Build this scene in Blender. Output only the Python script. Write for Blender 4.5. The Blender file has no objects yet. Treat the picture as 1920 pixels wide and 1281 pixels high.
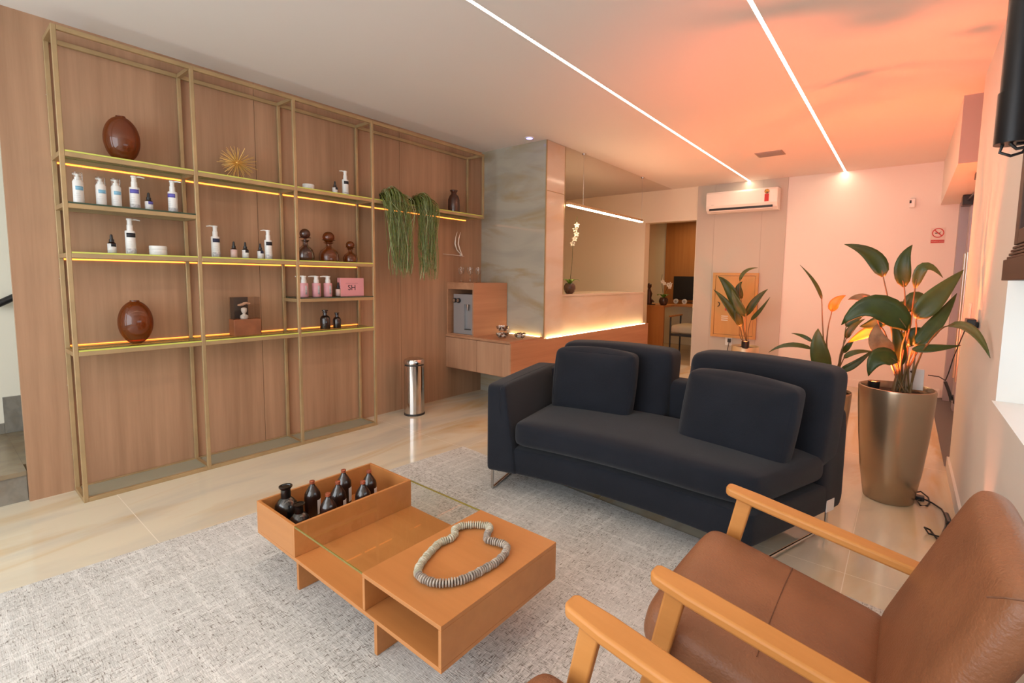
import bpy, math, random
from mathutils import Vector, Matrix
PI = math.pi
scene = bpy.context.scene
C = scene.collection

# ---------------------------------------------------------------- camera
cam_d = bpy.data.cameras.new('camera'); cam = bpy.data.objects.new('camera', cam_d); C.objects.link(cam)
RX = Vector((0.79244054, 0.60973671, 0.01609772))
RD = Vector((0.06684698, -0.06058381, -0.99592223))
RF = Vector((-0.60627509, 0.79028523, -0.08876812))
mw = Matrix(((RX.x, -RD.x, -RF.x, 3.733147), (RX.y, -RD.y, -RF.y, 0.0), (RX.z, -RD.z, -RF.z, 1.269904), (0, 0, 0, 1)))
cam.matrix_world = mw
cam_d.sensor_fit = 'HORIZONTAL'; cam_d.sensor_width = 36.0
cam_d.lens = 895.02 * 36 / 1920
cam_d.shift_x = (960 - 1011.363) / 1920
cam_d.shift_y = (599.916 - 640.5) / 1920
cam_d.clip_start = 0.02; cam_d.clip_end = 60
scene.camera = cam

# ---------------------------------------------------------------- exposure, world, big lights
vs = scene.view_settings
scene.display_settings.display_device = 'sRGB'
vs.view_transform = 'Standard'; vs.look = 'None'; vs.gamma = 1.0; vs.use_curve_mapping = False
vs.exposure = -0.10
w = bpy.data.worlds.new('world'); scene.world = w; w.use_nodes = True
w.node_tree.nodes['Background'].inputs[0].default_value = (0.80, 0.90, 1.0, 1)
w.node_tree.nodes['Background'].inputs[1].default_value = 0.9

def area(name, loc, rot, sx, sy, power, col, spread=None):
    d = bpy.data.lights.new(name, 'AREA'); d.shape = 'RECTANGLE'; d.size = sx; d.size_y = sy
    d.energy = power; d.color = col
    if spread: d.spread = spread
    o = bpy.data.objects.new(name, d); C.objects.link(o); o.location = loc; o.rotation_euler = rot
    return o
# daylight entering by the shop front behind the camera and by the low window on the right
area('shop_front_daylight', (2.2, -2.25, 1.45), (PI/2, 0, 0), 3.6, 2.1, 112, (0.90, 0.96, 1.0))
area('side_window_daylight', (4.34, 1.55, 1.06), (0, PI/2, 0), 0.44, 1.9, 7, (0.74, 0.88, 1.0))

def spot(name, loc, target, power, col, ang=1.2, blend=0.6, size=0.02):
    d = bpy.data.lights.new(name, 'SPOT'); d.energy = power; d.color = col
    d.spot_size = ang; d.spot_blend = blend; d.shadow_soft_size = size
    o = bpy.data.objects.new(name, d); C.objects.link(o); o.location = loc
    v = Vector(target) - Vector(loc)
    o.rotation_euler = v.to_track_quat('-Z', 'Y').to_euler()
    return o

# ---------------------------------------------------------------- materials
MATS = {}
def nodes_of(m): return m.node_tree.nodes, m.node_tree.links
def mat(name, col, rough=0.5, metal=0.0, spec=0.5, noise=0.0, nscale=20.0, bump=0.0, bscale=None, stretch=(1, 1, 1), emis=None, estr=0.0, col2=None, coat=0.0, sheen=0.0, coord='Object', trans=0.0, subs=0.0):
    if name in MATS: return MATS[name]
    m = bpy.data.materials.new(name); m.use_nodes = True
    n, l = nodes_of(m); b = n['Principled BSDF']
    b.inputs['Base Color'].default_value = (*col, 1)
    b.inputs['Roughness'].default_value = rough; b.inputs['Metallic'].default_value = metal
    b.inputs['Specular IOR Level'].default_value = spec
    b.inputs['Coat Weight'].default_value = coat; b.inputs['Sheen Weight'].default_value = sheen
    b.inputs['Transmission Weight'].default_value = trans
    b.inputs['Subsurface Weight'].default_value = subs
    if emis: b.inputs['Emission Color'].default_value = (*emis, 1); b.inputs['Emission Strength'].default_value = estr
    if noise > 0 or col2 or bump > 0:
        tc = n.new('ShaderNodeTexCoord'); mp = n.new('ShaderNodeMapping'); mp.inputs['Scale'].default_value = stretch
        l.new(tc.outputs[coord], mp.inputs['Vector'])
        nz = n.new('ShaderNodeTexNoise'); nz.inputs['Scale'].default_value = nscale; nz.inputs['Detail'].default_value = 5
        l.new(mp.outputs[0], nz.inputs['Vector'])
        if noise > 0 or col2:
            mx = n.new('ShaderNodeMix'); mx.data_type = 'RGBA'
            c2 = col2 if col2 else tuple(max(0, c * (1 - noise)) for c in col)
            mx.inputs[6].default_value = (*col, 1); mx.inputs[7].default_value = (*c2, 1)
            rp = n.new('ShaderNodeMapRange'); rp.inputs[1].default_value = 0.35; rp.inputs[2].default_value = 0.65
            l.new(nz.outputs['Fac'], rp.inputs[0]); l.new(rp.outputs[0], mx.inputs[0]); l.new(mx.outputs[2], b.inputs['Base Color'])
        if bump > 0:
            nb = n.new('ShaderNodeTexNoise'); nb.inputs['Scale'].default_value = bscale or nscale * 4; nb.inputs['Detail'].default_value = 4
            l.new(mp.outputs[0], nb.inputs['Vector'])
            bp = n.new('ShaderNodeBump'); bp.inputs['Strength'].default_value = bump; bp.inputs['Distance'].default_value = 0.01
            l.new(nb.outputs['Fac'], bp.inputs['Height']); l.new(bp.outputs[0], b.inputs['Normal'])
    MATS[name] = m
    return m

def wood(name, c1, c2, axis='Z', rough=0.45, scale=1.0, coat=0.0, spec=0.4):
    """long grain along the axis: stretched noise plus broad board bands"""
    m = bpy.data.materials.new(name); m.use_nodes = True; n, l = nodes_of(m); b = n['Principled BSDF']
    tc = n.new('ShaderNodeTexCoord'); mp = n.new('ShaderNodeMapping')
    st = {'X': (0.6, 14, 14), 'Y': (14, 0.6, 14), 'Z': (14, 14, 0.6)}[axis]
    mp.inputs['Scale'].default_value = tuple(s * scale for s in st)
    l.new(tc.outputs['Object'], mp.inputs['Vector'])
    n1 = n.new('ShaderNodeTexNoise'); n1.inputs['Scale'].default_value = 1.6; n1.inputs['Detail'].default_value = 8; n1.inputs['Roughness'].default_value = 0.62
    n2 = n.new('ShaderNodeTexNoise'); n2.inputs['Scale'].default_value = 0.33; n2.inputs['Detail'].default_value = 2
    l.new(mp.outputs[0], n1.inputs['Vector']); l.new(mp.outputs[0], n2.inputs['Vector'])
    ad = n.new('ShaderNodeMath'); ad.operation = 'ADD'; l.new(n1.outputs['Fac'], ad.inputs[0]); l.new(n2.outputs['Fac'], ad.inputs[1])
    rp = n.new('ShaderNodeMapRange'); rp.inputs[1].default_value = 0.72; rp.inputs[2].default_value = 1.28
    l.new(ad.outputs[0], rp.inputs[0])
    mx = n.new('ShaderNodeMix'); mx.data_type = 'RGBA'; mx.inputs[6].default_value = (*c1, 1); mx.inputs[7].default_value = (*c2, 1)
    l.new(rp.outputs[0], mx.inputs[0]); l.new(mx.outputs[2], b.inputs['Base Color'])
    b.inputs['Roughness'].default_value = rough; b.inputs['Coat Weight'].default_value = coat; b.inputs['Specular IOR Level'].default_value = spec
    MATS[name] = m
    return m

def glass(name, tint, gloss=0.04, body=None, bodyfac=0.0, rough=0.02, refl=0.6):
    """thin clear or coloured glass: tinted see-through, fresnel reflection, optional coloured body"""
    m = bpy.data.materials.new(name); m.use_nodes = True; n, l = nodes_of(m)
    out = n['Material Output']; n.remove(n['Principled BSDF'])
    tr = n.new('ShaderNodeBsdfTransparent'); tr.inputs[0].default_value = (*tint, 1)
    last = tr
    if body:
        df = n.new('ShaderNodeBsdfPrincipled'); df.inputs['Base Color'].default_value = (*body, 1); df.inputs['Roughness'].default_value = 0.35
        ms = n.new('ShaderNodeMixShader'); ms.inputs[0].default_value = bodyfac
        l.new(tr.outputs[0], ms.inputs[1]); l.new(df.outputs[0], ms.inputs[2]); last = ms
    gl = n.new('ShaderNodeBsdfGlossy'); gl.inputs['Roughness'].default_value = rough
    fr = n.new('ShaderNodeLayerWeight'); fr.inputs[0].default_value = 0.2
    ml = n.new('ShaderNodeMath'); ml.operation = 'MULTIPLY_ADD'; ml.inputs[1].default_value = refl; ml.inputs[2].default_value = gloss
    l.new(fr.outputs['Fresnel'], ml.inputs[0])
    mz = n.new('ShaderNodeMixShader'); l.new(ml.outputs[0], mz.inputs[0]); l.new(last.outputs[0], mz.inputs[1]); l.new(gl.outputs[0], mz.inputs[2])
    l.new(mz.outputs[0], out.inputs[0])
    MATS[name] = m
    return m

def marble(name, base, vein, grey, scale=1.0, rough=0.08, stretch=(1, 1, 1), rot=(0, 0, 0), tiles=None):
    m = bpy.data.materials.new(name); m.use_nodes = True; n, l = nodes_of(m); b = n['Principled BSDF']
    tc = n.new('ShaderNodeTexCoord'); mp = n.new('ShaderNodeMapping'); mp.inputs['Scale'].default_value = stretch; mp.inputs['Rotation'].default_value = rot
    l.new(tc.outputs['Object'], mp.inputs['Vector'])
    n0 = n.new('ShaderNodeTexNoise'); n0.inputs['Scale'].default_value = 0.9 * scale; n0.inputs['Detail'].default_value = 6; n0.inputs['Distortion'].default_value = 1.6
    n1 = n.new('ShaderNodeTexNoise'); n1.inputs['Scale'].default_value = 1.7 * scale; n1.inputs['Detail'].default_value = 7; n1.inputs['Distortion'].default_value = 0.8
    for q in (n0, n1): l.new(mp.outputs[0], q.inputs['Vector'])
    r0 = n.new('ShaderNodeMapRange'); r0.inputs[1].default_value = 0.47; r0.inputs[2].default_value = 0.68; l.new(n0.outputs['Fac'], r0.inputs[0])
    r1 = n.new('ShaderNodeMapRange'); r1.inputs[1].default_value = 0.45; r1.inputs[2].default_value = 0.8; l.new(n1.outputs['Fac'], r1.inputs[0])
    m1 = n.new('ShaderNodeMix'); m1.data_type = 'RGBA'; m1.inputs[6].default_value = (*base, 1); m1.inputs[7].default_value = (*vein, 1); l.new(r0.outputs[0], m1.inputs[0])
    m2 = n.new('ShaderNodeMix'); m2.data_type = 'RGBA'; m2.inputs[7].default_value = (*grey, 1); l.new(r1.outputs[0], m2.inputs[0]); l.new(m1.outputs[2], m2.inputs[6])
    col = m2.outputs[2]
    if tiles:
        sx, sy, ox, oy = tiles
        sp = n.new('ShaderNodeSeparateXYZ'); l.new(tc.outputs['Object'], sp.inputs[0])
        masks = []
        for k, s, off in ((0, sx, ox), (1, sy, oy)):
            a = n.new('ShaderNodeMath'); a.operation = 'SUBTRACT'; a.inputs[1].default_value = off; l.new(sp.outputs[k], a.inputs[0])
            p = n.new('ShaderNodeMath'); p.operation = 'PINGPONG'; p.inputs[1].default_value = s / 2; l.new(a.outputs[0], p.inputs[0])
            t = n.new('ShaderNodeMath'); t.operation = 'LESS_THAN'; t.inputs[1].default_value = 0.0016; l.new(p.outputs[0], t.inputs[0])
            masks.append(t)
        mm = n.new('ShaderNodeMath'); mm.operation = 'MAXIMUM'; l.new(masks[0].outputs[0], mm.inputs[0]); l.new(masks[1].outputs[0], mm.inputs[1])
        m3 = n.new('ShaderNodeMix'); m3.data_type = 'RGBA'; m3.inputs[7].default_value = (0.84, 0.78, 0.66, 1); l.new(mm.outputs[0], m3.inputs[0]); l.new(col, m3.inputs[6])
        col = m3.outputs[2]
    l.new(col, b.inputs['Base Color']); b.inputs['Roughness'].default_value = rough; b.inputs['Specular IOR Level'].default_value = 0.5
    MATS[name] = m
    return m

def emit(name, col, strength):
    m = bpy.data.materials.new(name); m.use_nodes = True; n, l = nodes_of(m); n.remove(n['Principled BSDF'])
    e = n.new('ShaderNodeEmission'); e.inputs[0].default_value = (*col, 1); e.inputs[1].default_value = strength
    l.new(e.outputs[0], n['Material Output'].inputs[0]); MATS[name] = m
    return m

M_wall = mat('white_paint', (0.80, 0.77, 0.72), 0.6)
M_wallwarm = mat('cream_paint', (0.80, 0.73, 0.58), 0.6)
M_greywall = mat('greige_paint', (0.53, 0.49, 0.43), 0.6)
M_ceil = mat('ceiling_paint', (0.80, 0.78, 0.76), 0.7)
M_ceilshade = mat('ceiling_painted_shade', (0.60, 0.56, 0.52), 0.7)  # same ceiling, with the shade over the reception put into the colour
M_panel = wood('oak_wall_panel', (0.465, 0.278, 0.168), (0.315, 0.178, 0.102), 'Z', 0.5, 1.0)
M_cab = wood('oak_cabinet', (0.52, 0.27, 0.15), (0.40, 0.19, 0.10), 'Y', 0.45, 1.0)
M_cabv = wood('oak_cabinet_front', (0.52, 0.30, 0.18), (0.38, 0.20, 0.115), 'Z', 0.45, 1.3)
M_gold = mat('brushed_gold_paint', (0.47, 0.335, 0.175), 0.40, 0.4, noise=0.15, nscale=8)
M_floor = marble('floor_marble', (0.70, 0.64, 0.50), (0.60, 0.40, 0.17), (0.52, 0.50, 0.44), 1.3, 0.08, (1.9, 0.5, 1), (0, 0, 0.3), tiles=(1.2, 1.78, 0.0, 0.62))
M_onyx = marble('onyx_marble', (0.43, 0.395, 0.32), (0.34, 0.25, 0.12), (0.33, 0.31, 0.26), 1.3, 0.06, (0.7, 1, 2.4), (0, 0.45, 0))
M_onyxp = marble('onyx_marble_warm', (0.66, 0.56, 0.46), (0.60, 0.44, 0.30), (0.55, 0.47, 0.40), 1.0, 0.10, (1, 0.7, 1.8), (0.3, 0, 0))
M_stone = marble('grey_granite', (0.24, 0.22, 0.185), (0.20, 0.175, 0.14), (0.17, 0.16, 0.14), 9, 0.35)
M_tread = marble('brown_granite', (0.27, 0.21, 0.13), (0.24, 0.17, 0.10), (0.2, 0.16, 0.11), 6, 0.25)
M_table = wood('honey_table_wood', (0.56, 0.235, 0.075), (0.46, 0.185, 0.055), 'X', 0.36, 0.8, 0.1)
M_arm = wood('honey_arm_wood', (0.66, 0.29, 0.08), (0.53, 0.215, 0.05), 'X', 0.48, 0.8, 0.0)
M_leather = mat('tan_leather', (0.31, 0.128, 0.06), 0.42, noise=0.25, nscale=6, bump=0.25, bscale=160, spec=0.45)
M_seam = mat('leather_seam', (0.17, 0.07, 0.035), 0.6)
M_blue = mat('navy_fabric', (0.0125, 0.0150, 0.0225), 0.9, noise=0.2, nscale=5, bump=0.35, bscale=420, sheen=0.12, spec=0.2)
M_bluep = mat('navy_piping', (0.010, 0.012, 0.020), 0.9, sheen=0.1, spec=0.2)
M_chrome = mat('chrome', (0.62, 0.58, 0.55), 0.14, 1.0)
M_steel = mat('brushed_steel', (0.55, 0.52, 0.48), 0.28, 1.0)
M_darksteel = mat('dark_rubber', (0.03, 0.028, 0.026), 0.5)
M_black = mat('black_plastic', (0.012, 0.012, 0.014), 0.35)
M_blackm = mat('black_satin_metal', (0.006, 0.006, 0.009), 0.35, 0.3)
M_whitep = mat('white_plastic', (0.82, 0.82, 0.80), 0.35)
M_whiteac = mat('white_gloss_plastic', (0.85, 0.82, 0.78), 0.25)
M_potbig = mat('champagne_metallic_paint', (0.42, 0.32, 0.22), 0.27, 0.75, noise=0.05, nscale=4)
M_potsmall = mat('pale_gold_metallic_paint', (0.60, 0.50, 0.33), 0.32, 0.6)
M_soil = mat('potting_soil', (0.03, 0.018, 0.010), 0.95, noise=0.5, nscale=40, bump=1.0, bscale=60)
M_leaf = mat('dark_green_leaf', (0.043, 0.068, 0.009), 0.40, noise=0.35, nscale=14, spec=0.4)
M_leaf2 = mat('olive_leaf', (0.075, 0.100, 0.017), 0.42, noise=0.3, nscale=12)
M_leaforange = mat('orange_leaf', (0.80, 0.20, 0.02), 0.45, noise=0.15, nscale=20)
M_leafbrown = mat('dried_brown_leaf', (0.40, 0.19, 0.08), 0.6, noise=0.4, nscale=25)
M_stem = mat('leaf_stalk', (0.16, 0.10, 0.035), 0.5)
M_grass = mat('trailing_grass', (0.17, 0.21, 0.035), 0.5, noise=0.35, nscale=30)
M_grasspale = mat('pale_grass_strand', (0.36, 0.42, 0.20), 0.5)
M_amber = glass('amber_glass', (0.55, 0.16, 0.02), 0.04, (0.23, 0.060, 0.006), 0.40, refl=0.35)
M_amberd = glass('dark_amber_glass', (0.30, 0.06, 0.012), 0.06, (0.085, 0.022, 0.008), 0.6)
M_brownb = glass('brown_bottle_glass', (0.10, 0.02, 0.008), 0.05, (0.022, 0.007, 0.004), 0.75, refl=0.3)
M_blackgl = glass('black_bottle_glass', (0.01, 0.01, 0.01), 0.06, (0.003, 0.003, 0.003), 0.97, refl=0.2)
M_copper = mat('copper_cap', (0.50, 0.15, 0.08), 0.35, 0.6)
M_clear = glass('clear_glass', (0.95, 0.95, 0.94), 0.05)
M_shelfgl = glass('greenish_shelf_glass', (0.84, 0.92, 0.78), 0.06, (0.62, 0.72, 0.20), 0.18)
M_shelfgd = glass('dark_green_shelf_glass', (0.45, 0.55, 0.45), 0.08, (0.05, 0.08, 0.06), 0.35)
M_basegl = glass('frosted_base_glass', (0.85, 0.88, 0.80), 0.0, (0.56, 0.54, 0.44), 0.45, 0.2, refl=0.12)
M_litedge = mat('painted_glow_glass_edge', (0.60, 0.66, 0.14), 0.15)  # glow of the edge-lit shelf glass painted as a bright colour
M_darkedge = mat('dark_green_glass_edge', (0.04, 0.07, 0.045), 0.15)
M_tabgl = glass('table_top_glass', (0.97, 0.98, 0.96), 0.0, refl=0.10)
M_tabedge = glass('table_glass_edge', (0.50, 0.55, 0.20), 0.08, (0.45, 0.36, 0.08), 0.5)
M_lblblue = mat('sky_blue_print', (0.25, 0.52, 0.72), 0.5)
M_lblpurple = mat('violet_blue_print', (0.12, 0.11, 0.45), 0.5)
M_lblblack = mat('black_print', (0.015, 0.015, 0.022), 0.5)
M_lblnavy = mat('navy_print', (0.02, 0.025, 0.07), 0.5)
M_lblgrey = mat('grey_pattern_print', (0.40, 0.40, 0.42), 0.6, noise=0.6, nscale=90, col2=(0.72, 0.72, 0.73))
M_print = mat('faint_grey_print', (0.45, 0.45, 0.47), 0.6)
M_label = mat('white_paper_label', (0.78, 0.78, 0.78), 0.5)
M_pink = mat('pink_plastic', (0.72, 0.36, 0.40), 0.4)
M_pinkbox = mat('pink_card', (0.78, 0.34, 0.37), 0.5)
M_pinklbl = mat('pale_pink_label', (0.70, 0.50, 0.46), 0.5)
M_wire = mat('gold_wire', (0.85, 0.56, 0.18), 0.3, 0.6)
M_silver = mat('bright_silver', (0.95, 0.92, 0.86), 0.25, 0.35)
M_bead = mat('pale_green_bead', (0.40, 0.38, 0.27), 0.35, noise=0.3, nscale=60, col2=(0.60, 0.57, 0.46))
M_bead2 = mat('grey_bead', (0.27, 0.23, 0.20), 0.35, noise=0.3, nscale=60, col2=(0.50, 0.44, 0.37))
M_choc = mat('dark_sweet_wrapper', (0.08, 0.035, 0.02), 0.3)
M_wrap = mat('white_sweet_wrapper', (0.80, 0.76, 0.72), 0.4)
M_darkwood = wood('dark_carved_wood', (0.085, 0.035, 0.020), (0.05, 0.020, 0.012), 'Y', 0.5, 1.5)
M_acryl = glass('grey_acrylic', (0.93, 0.91, 0.89), 0.02, refl=0.2)
M_bust = mat('matt_white_ceramic', (0.80, 0.77, 0.73), 0.6)
M_petal = mat('peach_petal', (0.80, 0.50, 0.36), 0.6)
M_petalw = mat('white_petal', (0.85, 0.80, 0.68), 0.6)
M_brickbase = mat('terracotta_wood_block', (0.32, 0.11, 0.045), 0.45, noise=0.3, nscale=10)
M_ed = wood('orange_enamelled_panel', (0.60, 0.33, 0.11), (0.55, 0.29, 0.09), 'Z', 0.35)
M_red = mat('red_print', (0.50, 0.02, 0.015), 0.5)
M_matgrey = mat('dark_grey_floor', (0.13, 0.12, 0.12), 0.5)
M_doorframe = mat('grey_blue_aluminium', (0.36, 0.36, 0.40), 0.4, 0.2)
M_led = emit('led_ceiling_diffuser', (1.0, 0.74, 0.52), 48)
M_ledshelf = emit('led_warm_tape', (1.0, 0.27, 0.04), 4.2)
M_leddesk = emit('led_warm_white_tape', (1.0, 0.68, 0.32), 26)
M_ledpend = emit('led_pendant_diffuser', (1.0, 0.68, 0.40), 85)
M_ledred = emit('red_orange_lamp_lens', (1.0, 0.22, 0.05), 25)
M_violet = emit('violet_downlight_lens', (0.35, 0.30, 1.0), 4)

# ---------------------------------------------------------------- mesh helpers
class MB:
    def __init__(s): s.v = []; s.f = []; s.mi = []; s.cur = 0
    def add(s, vs_, fs, mi=None):
        o = len(s.v); s.v += [tuple(p) for p in vs_]
        s.f += [tuple(i + o for i in f) for f in fs]; s.mi += [s.cur if mi is None else mi] * len(fs)
        return s
    def box(s, x0, x1, y0, y1, z0, z1, mi=None):
        if x0 > x1: x0, x1 = x1, x0
        if y0 > y1: y0, y1 = y1, y0
        if z0 > z1: z0, z1 = z1, z0
        v = [(x0, y0, z0), (x1, y0, z0), (x1, y1, z0), (x0, y1, z0), (x0, y0, z1), (x1, y0, z1), (x1, y1, z1), (x0, y1, z1)]
        return s.add(v, [(3, 2, 1, 0), (4, 5, 6, 7), (0, 1, 5, 4), (1, 2, 6, 5), (2, 3, 7, 6), (3, 0, 4, 7)], mi)
    def lathe(s, prof, cx=0, cy=0, z0=0, n=24, mi=None, sq=1.0, capb=True, capt=True):
        """prof: list of (r,z) bottom to top"""
        v = []; f = []
        for r, z in prof:
            for k in range(n):
                a = 2 * PI * k / n; v.append((cx + r * math.cos(a), cy + r * sq * math.sin(a), z0 + z))
        m_ = len(prof)
        for j in range(m_ - 1):
            for k in range(n):
                a, b = j * n + k, j * n + (k + 1) % n
                f.append((a, b, b + n, a + n))
        if capb: f.append(tuple(reversed(range(n))))
        if capt: f.append(tuple(range((m_ - 1) * n, m_ * n)))
        return s.add(v, f, mi)
    def tube(s, pts, r, n=8, mi=None, closed=False):
        pts = [Vector(p) for p in pts]; m_ = len(pts); v = []; f = []
        rr = r if isinstance(r, (list, tuple)) else [r] * m_
        prev = None
        for i, p in enumerate(pts):
            if closed: t = pts[(i + 1) % m_] - pts[i - 1]
            else: t = pts[min(i + 1, m_ - 1)] - pts[max(i - 1, 0)]
            if t.length < 1e-9: t = Vector((0, 0, 1))
            t.normalize()
            if prev is None:
                ref = Vector((0, 0, 1)) if abs(t.z) < 0.9 else Vector((1, 0, 0))
                a = t.cross(ref).normalized()
            else:
                a = (prev - t * prev.dot(t))
                a = a.normalized() if a.length > 1e-6 else t.orthogonal().normalized()
            prev = a; b = t.cross(a)
            for k in range(n):
                g = 2 * PI * k / n; v.append(tuple(p + (a * math.cos(g) + b * math.sin(g)) * rr[i]))
        for i in range(m_ if closed else m_ - 1):
            for k in range(n):
                a, b = i * n + k, i * n + (k + 1) % n
                c, d = ((i + 1) % m_) * n + (k + 1) % n, ((i + 1) % m_) * n + k
                f.append((a, b, c, d))
        if not closed:
            f.append(tuple(reversed(range(n)))); f.append(tuple(range((m_ - 1) * n, m_ * n)))
        return s.add(v, f, mi)
    def sphere(s, c, r, n=16, m_=10, mi=None, sc=(1, 1, 1)):
        v = []; f = []
        for j in range(m_ + 1):
            th = PI * j / m_
            for k in range(n):
                a = 2 * PI * k / n
                v.append((c[0] + r * sc[0] * math.sin(th) * math.cos(a), c[1] + r * sc[1] * math.sin(th) * math.sin(a), c[2] - r * sc[2] * math.cos(th)))
        for j in range(m_):
            for k in range(n):
                a, b = j * n + k, j * n + (k + 1) % n
                f.append((a, b, b + n, a + n))
        return s.add(v, f, mi)
    def prism(s, poly, axis, a0, a1, mi=None):
        """poly of 2D points extruded along axis; the 2D plane is the other two axes in order"""
        n = len(poly)
        def P(p, a): return {'X': (a, p[0], p[1]), 'Y': (p[0], a, p[1]), 'Z': (p[0], p[1], a)}[axis]
        v = [P(p, a0) for p in poly] + [P(p, a1) for p in poly]
        f = [tuple(range(n)), tuple(reversed(range(n, 2 * n)))] + [(i, (i + 1) % n, (i + 1) % n + n, i + n) for i in range(n)]
        return s.add(v, f, mi)
    def build(s, name, mats, parent=None, bevel=0, seg=2, smooth=False, sub=0, auto=True, solid=0, flip=False):
        me = bpy.data.meshes.new(name); me.from_pydata(s.v, [], s.f); 
        if not isinstance(mats, (list, tuple)): mats = [mats]
        for m in mats: me.materials.append(m)
        for p, i in zip(me.polygons, s.mi): p.material_index = min(i, len(mats) - 1)
        import bmesh
        bm = bmesh.new(); bm.from_mesh(me); bmesh.ops.recalc_face_normals(bm, faces=bm.faces); bm.to_mesh(me); bm.free()
        o = bpy.data.objects.new(name, me); C.objects.link(o)
        if parent: o.parent = parent
        if solid:
            q = o.modifiers.new('solid', 'SOLIDIFY'); q.thickness = solid; q.offset = 0
        if bevel:
            q = o.modifiers.new('bevel', 'BEVEL'); q.width = bevel; q.segments = seg; q.limit_method = 'ANGLE'; q.angle_limit = 0.6; q.harden_normals = False
        if sub:
            q = o.modifiers.new('sub', 'SUBSURF'); q.levels = sub; q.render_levels = sub
        if smooth:
            for p in me.polygons: p.use_smooth = True
            if auto: 
                try: me.set_sharp_from_angle(angle=0.7)
                except Exception: pass
        return o

def tag(o, label=None, cat=None, group=None, kind=None):
    if label: o['label'] = label
    if cat: o['category'] = cat
    if group: o['group'] = group
    if kind: o['kind'] = kind
    return o
def thing(name, label, cat, loc=(0, 0, 0), rz=0, group=None):
    o = bpy.data.objects.new(name, None); C.objects.link(o); o.empty_display_size = 0.05
    o.location = loc; o.rotation_euler = (0, 0, rz)
    return tag(o, label, cat, group)
def struct(name, mb, m, **k):
    o = mb.build(name, m, **k); o['kind'] = 'structure'; return o
def dup(root, loc, rz=None, label=None, group=None):
    r = root.copy(); C.objects.link(r); r.location = loc
    if rz is not None: r.rotation_euler = (0, 0, rz)
    if label: r['label'] = label
    if group: r['group'] = group
    for ch in list(root.children):
        c = ch.copy(); C.objects.link(c); c.parent = r
        for g in ch.children:
            d = g.copy(); C.objects.link(d); d.parent = c
    return r
def text_mesh(name, body, size, m, parent, loc, rot, ext=0.0004, align='CENTER'):
    cu = bpy.data.curves.new(name, 'FONT'); cu.body = body; cu.size = size; cu.extrude = ext; cu.align_x = align; cu.align_y = 'CENTER'
    t = bpy.data.objects.new(name + '_tmp', cu); C.objects.link(t)
    dg = bpy.context.evaluated_depsgraph_get(); dg.update()
    me = bpy.data.meshes.new_from_object(t.evaluated_get(dg)); bpy.data.objects.remove(t)
    me.materials.clear(); me.materials.append(m)
    o = bpy.data.objects.new(name, me); C.objects.link(o); o.parent = parent; o.location = loc; o.rotation_euler = rot
    return o

def cushion(dx, dy, dz, r, puff=0.0, n=10, pz=1.0, seam=False):
    """rounded padded block centred at the origin: returns verts, faces; dx,dy,dz full sizes"""
    hx, hy, hz = dx / 2, dy / 2, dz / 2
    idx = {}; V = []; F = []
    def vert(i, j, k):
        key = (i, j, k)
        if key in idx: return idx[key]
        # denser near the edges
        def w_(t): t = t / n * 2 - 1; return math.sin(t * PI / 2) * 0.45 + t * 0.55
        u, v, q = w_(i), w_(j), w_(k)
        p = Vector((u * hx, v * hy, q * hz))
        inn = Vector((max(-hx + r, min(hx - r, p.x)), max(-hy + r, min(hy - r, p.y)), max(-hz + r, min(hz - r, p.z))))
        d = p - inn
        if d.length > 1e-9: p = inn + d.normalized() * min(r, max(abs(d.x), abs(d.y), abs(d.z)) )
        # pillow bulge on every face
        bu, bv, bq = 1 - u * u, 1 - v * v, 1 - q * q
        p.x += math.copysign(1, u) * abs(u) ** 3 * puff * bv * bq * 0.6
        p.y += math.copysign(1, v) * abs(v) ** 3 * puff * bu * bq * 0.6
        p.z += math.copysign(1, q) * abs(q) ** 3 * puff * bu * bv * pz
        idx[key] = len(V); V.append(p); return idx[key]
    for a in range(n):
        for b in range(n):
            F.append((vert(a, b, 0), vert(a, b + 1, 0), vert(a + 1, b + 1, 0), vert(a + 1, b, 0)))
            F.append((vert(a, b, n), vert(a + 1, b, n), vert(a + 1, b + 1, n), vert(a, b + 1, n)))
            F.append((vert(a, 0, b), vert(a + 1, 0, b), vert(a + 1, 0, b + 1), vert(a, 0, b + 1)))
            F.append((vert(a, n, b), vert(a, n, b + 1), vert(a + 1, n, b + 1), vert(a + 1, n, b)))
            F.append((vert(0, a, b), vert(0, a, b + 1), vert(0, a + 1, b + 1), vert(0, a + 1, b)))
            F.append((vert(n, a, b), vert(n, a + 1, b), vert(n, a + 1, b + 1), vert(n, a, b + 1)))
    return V, F

# ================================================================ THE SETTING
H = 2.6
# floor
struct('floor', MB().box(-1.0, -0.001, -2.6, 1.75, -0.08, 0).box(-0.001, 4.02, -2.6, 6.9, -0.08, 0).box(4.02, 4.05, -2.6, 4.30, -0.08, 0).box(-1.6, -0.001, 3.97, 6.9, -0.08, 0), M_floor)
struct('floor_doorway', MB().box(4.02, 4.6, 4.30, 6.95, -0.08, -0.002), M_matgrey)
struct('floor_office', MB().box(-1.0, 2.2, 6.9, 9.2, -0.08, -0.001), mat('office_floor_tile', (0.50, 0.38, 0.24), 0.25, noise=0.1, nscale=3))
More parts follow.
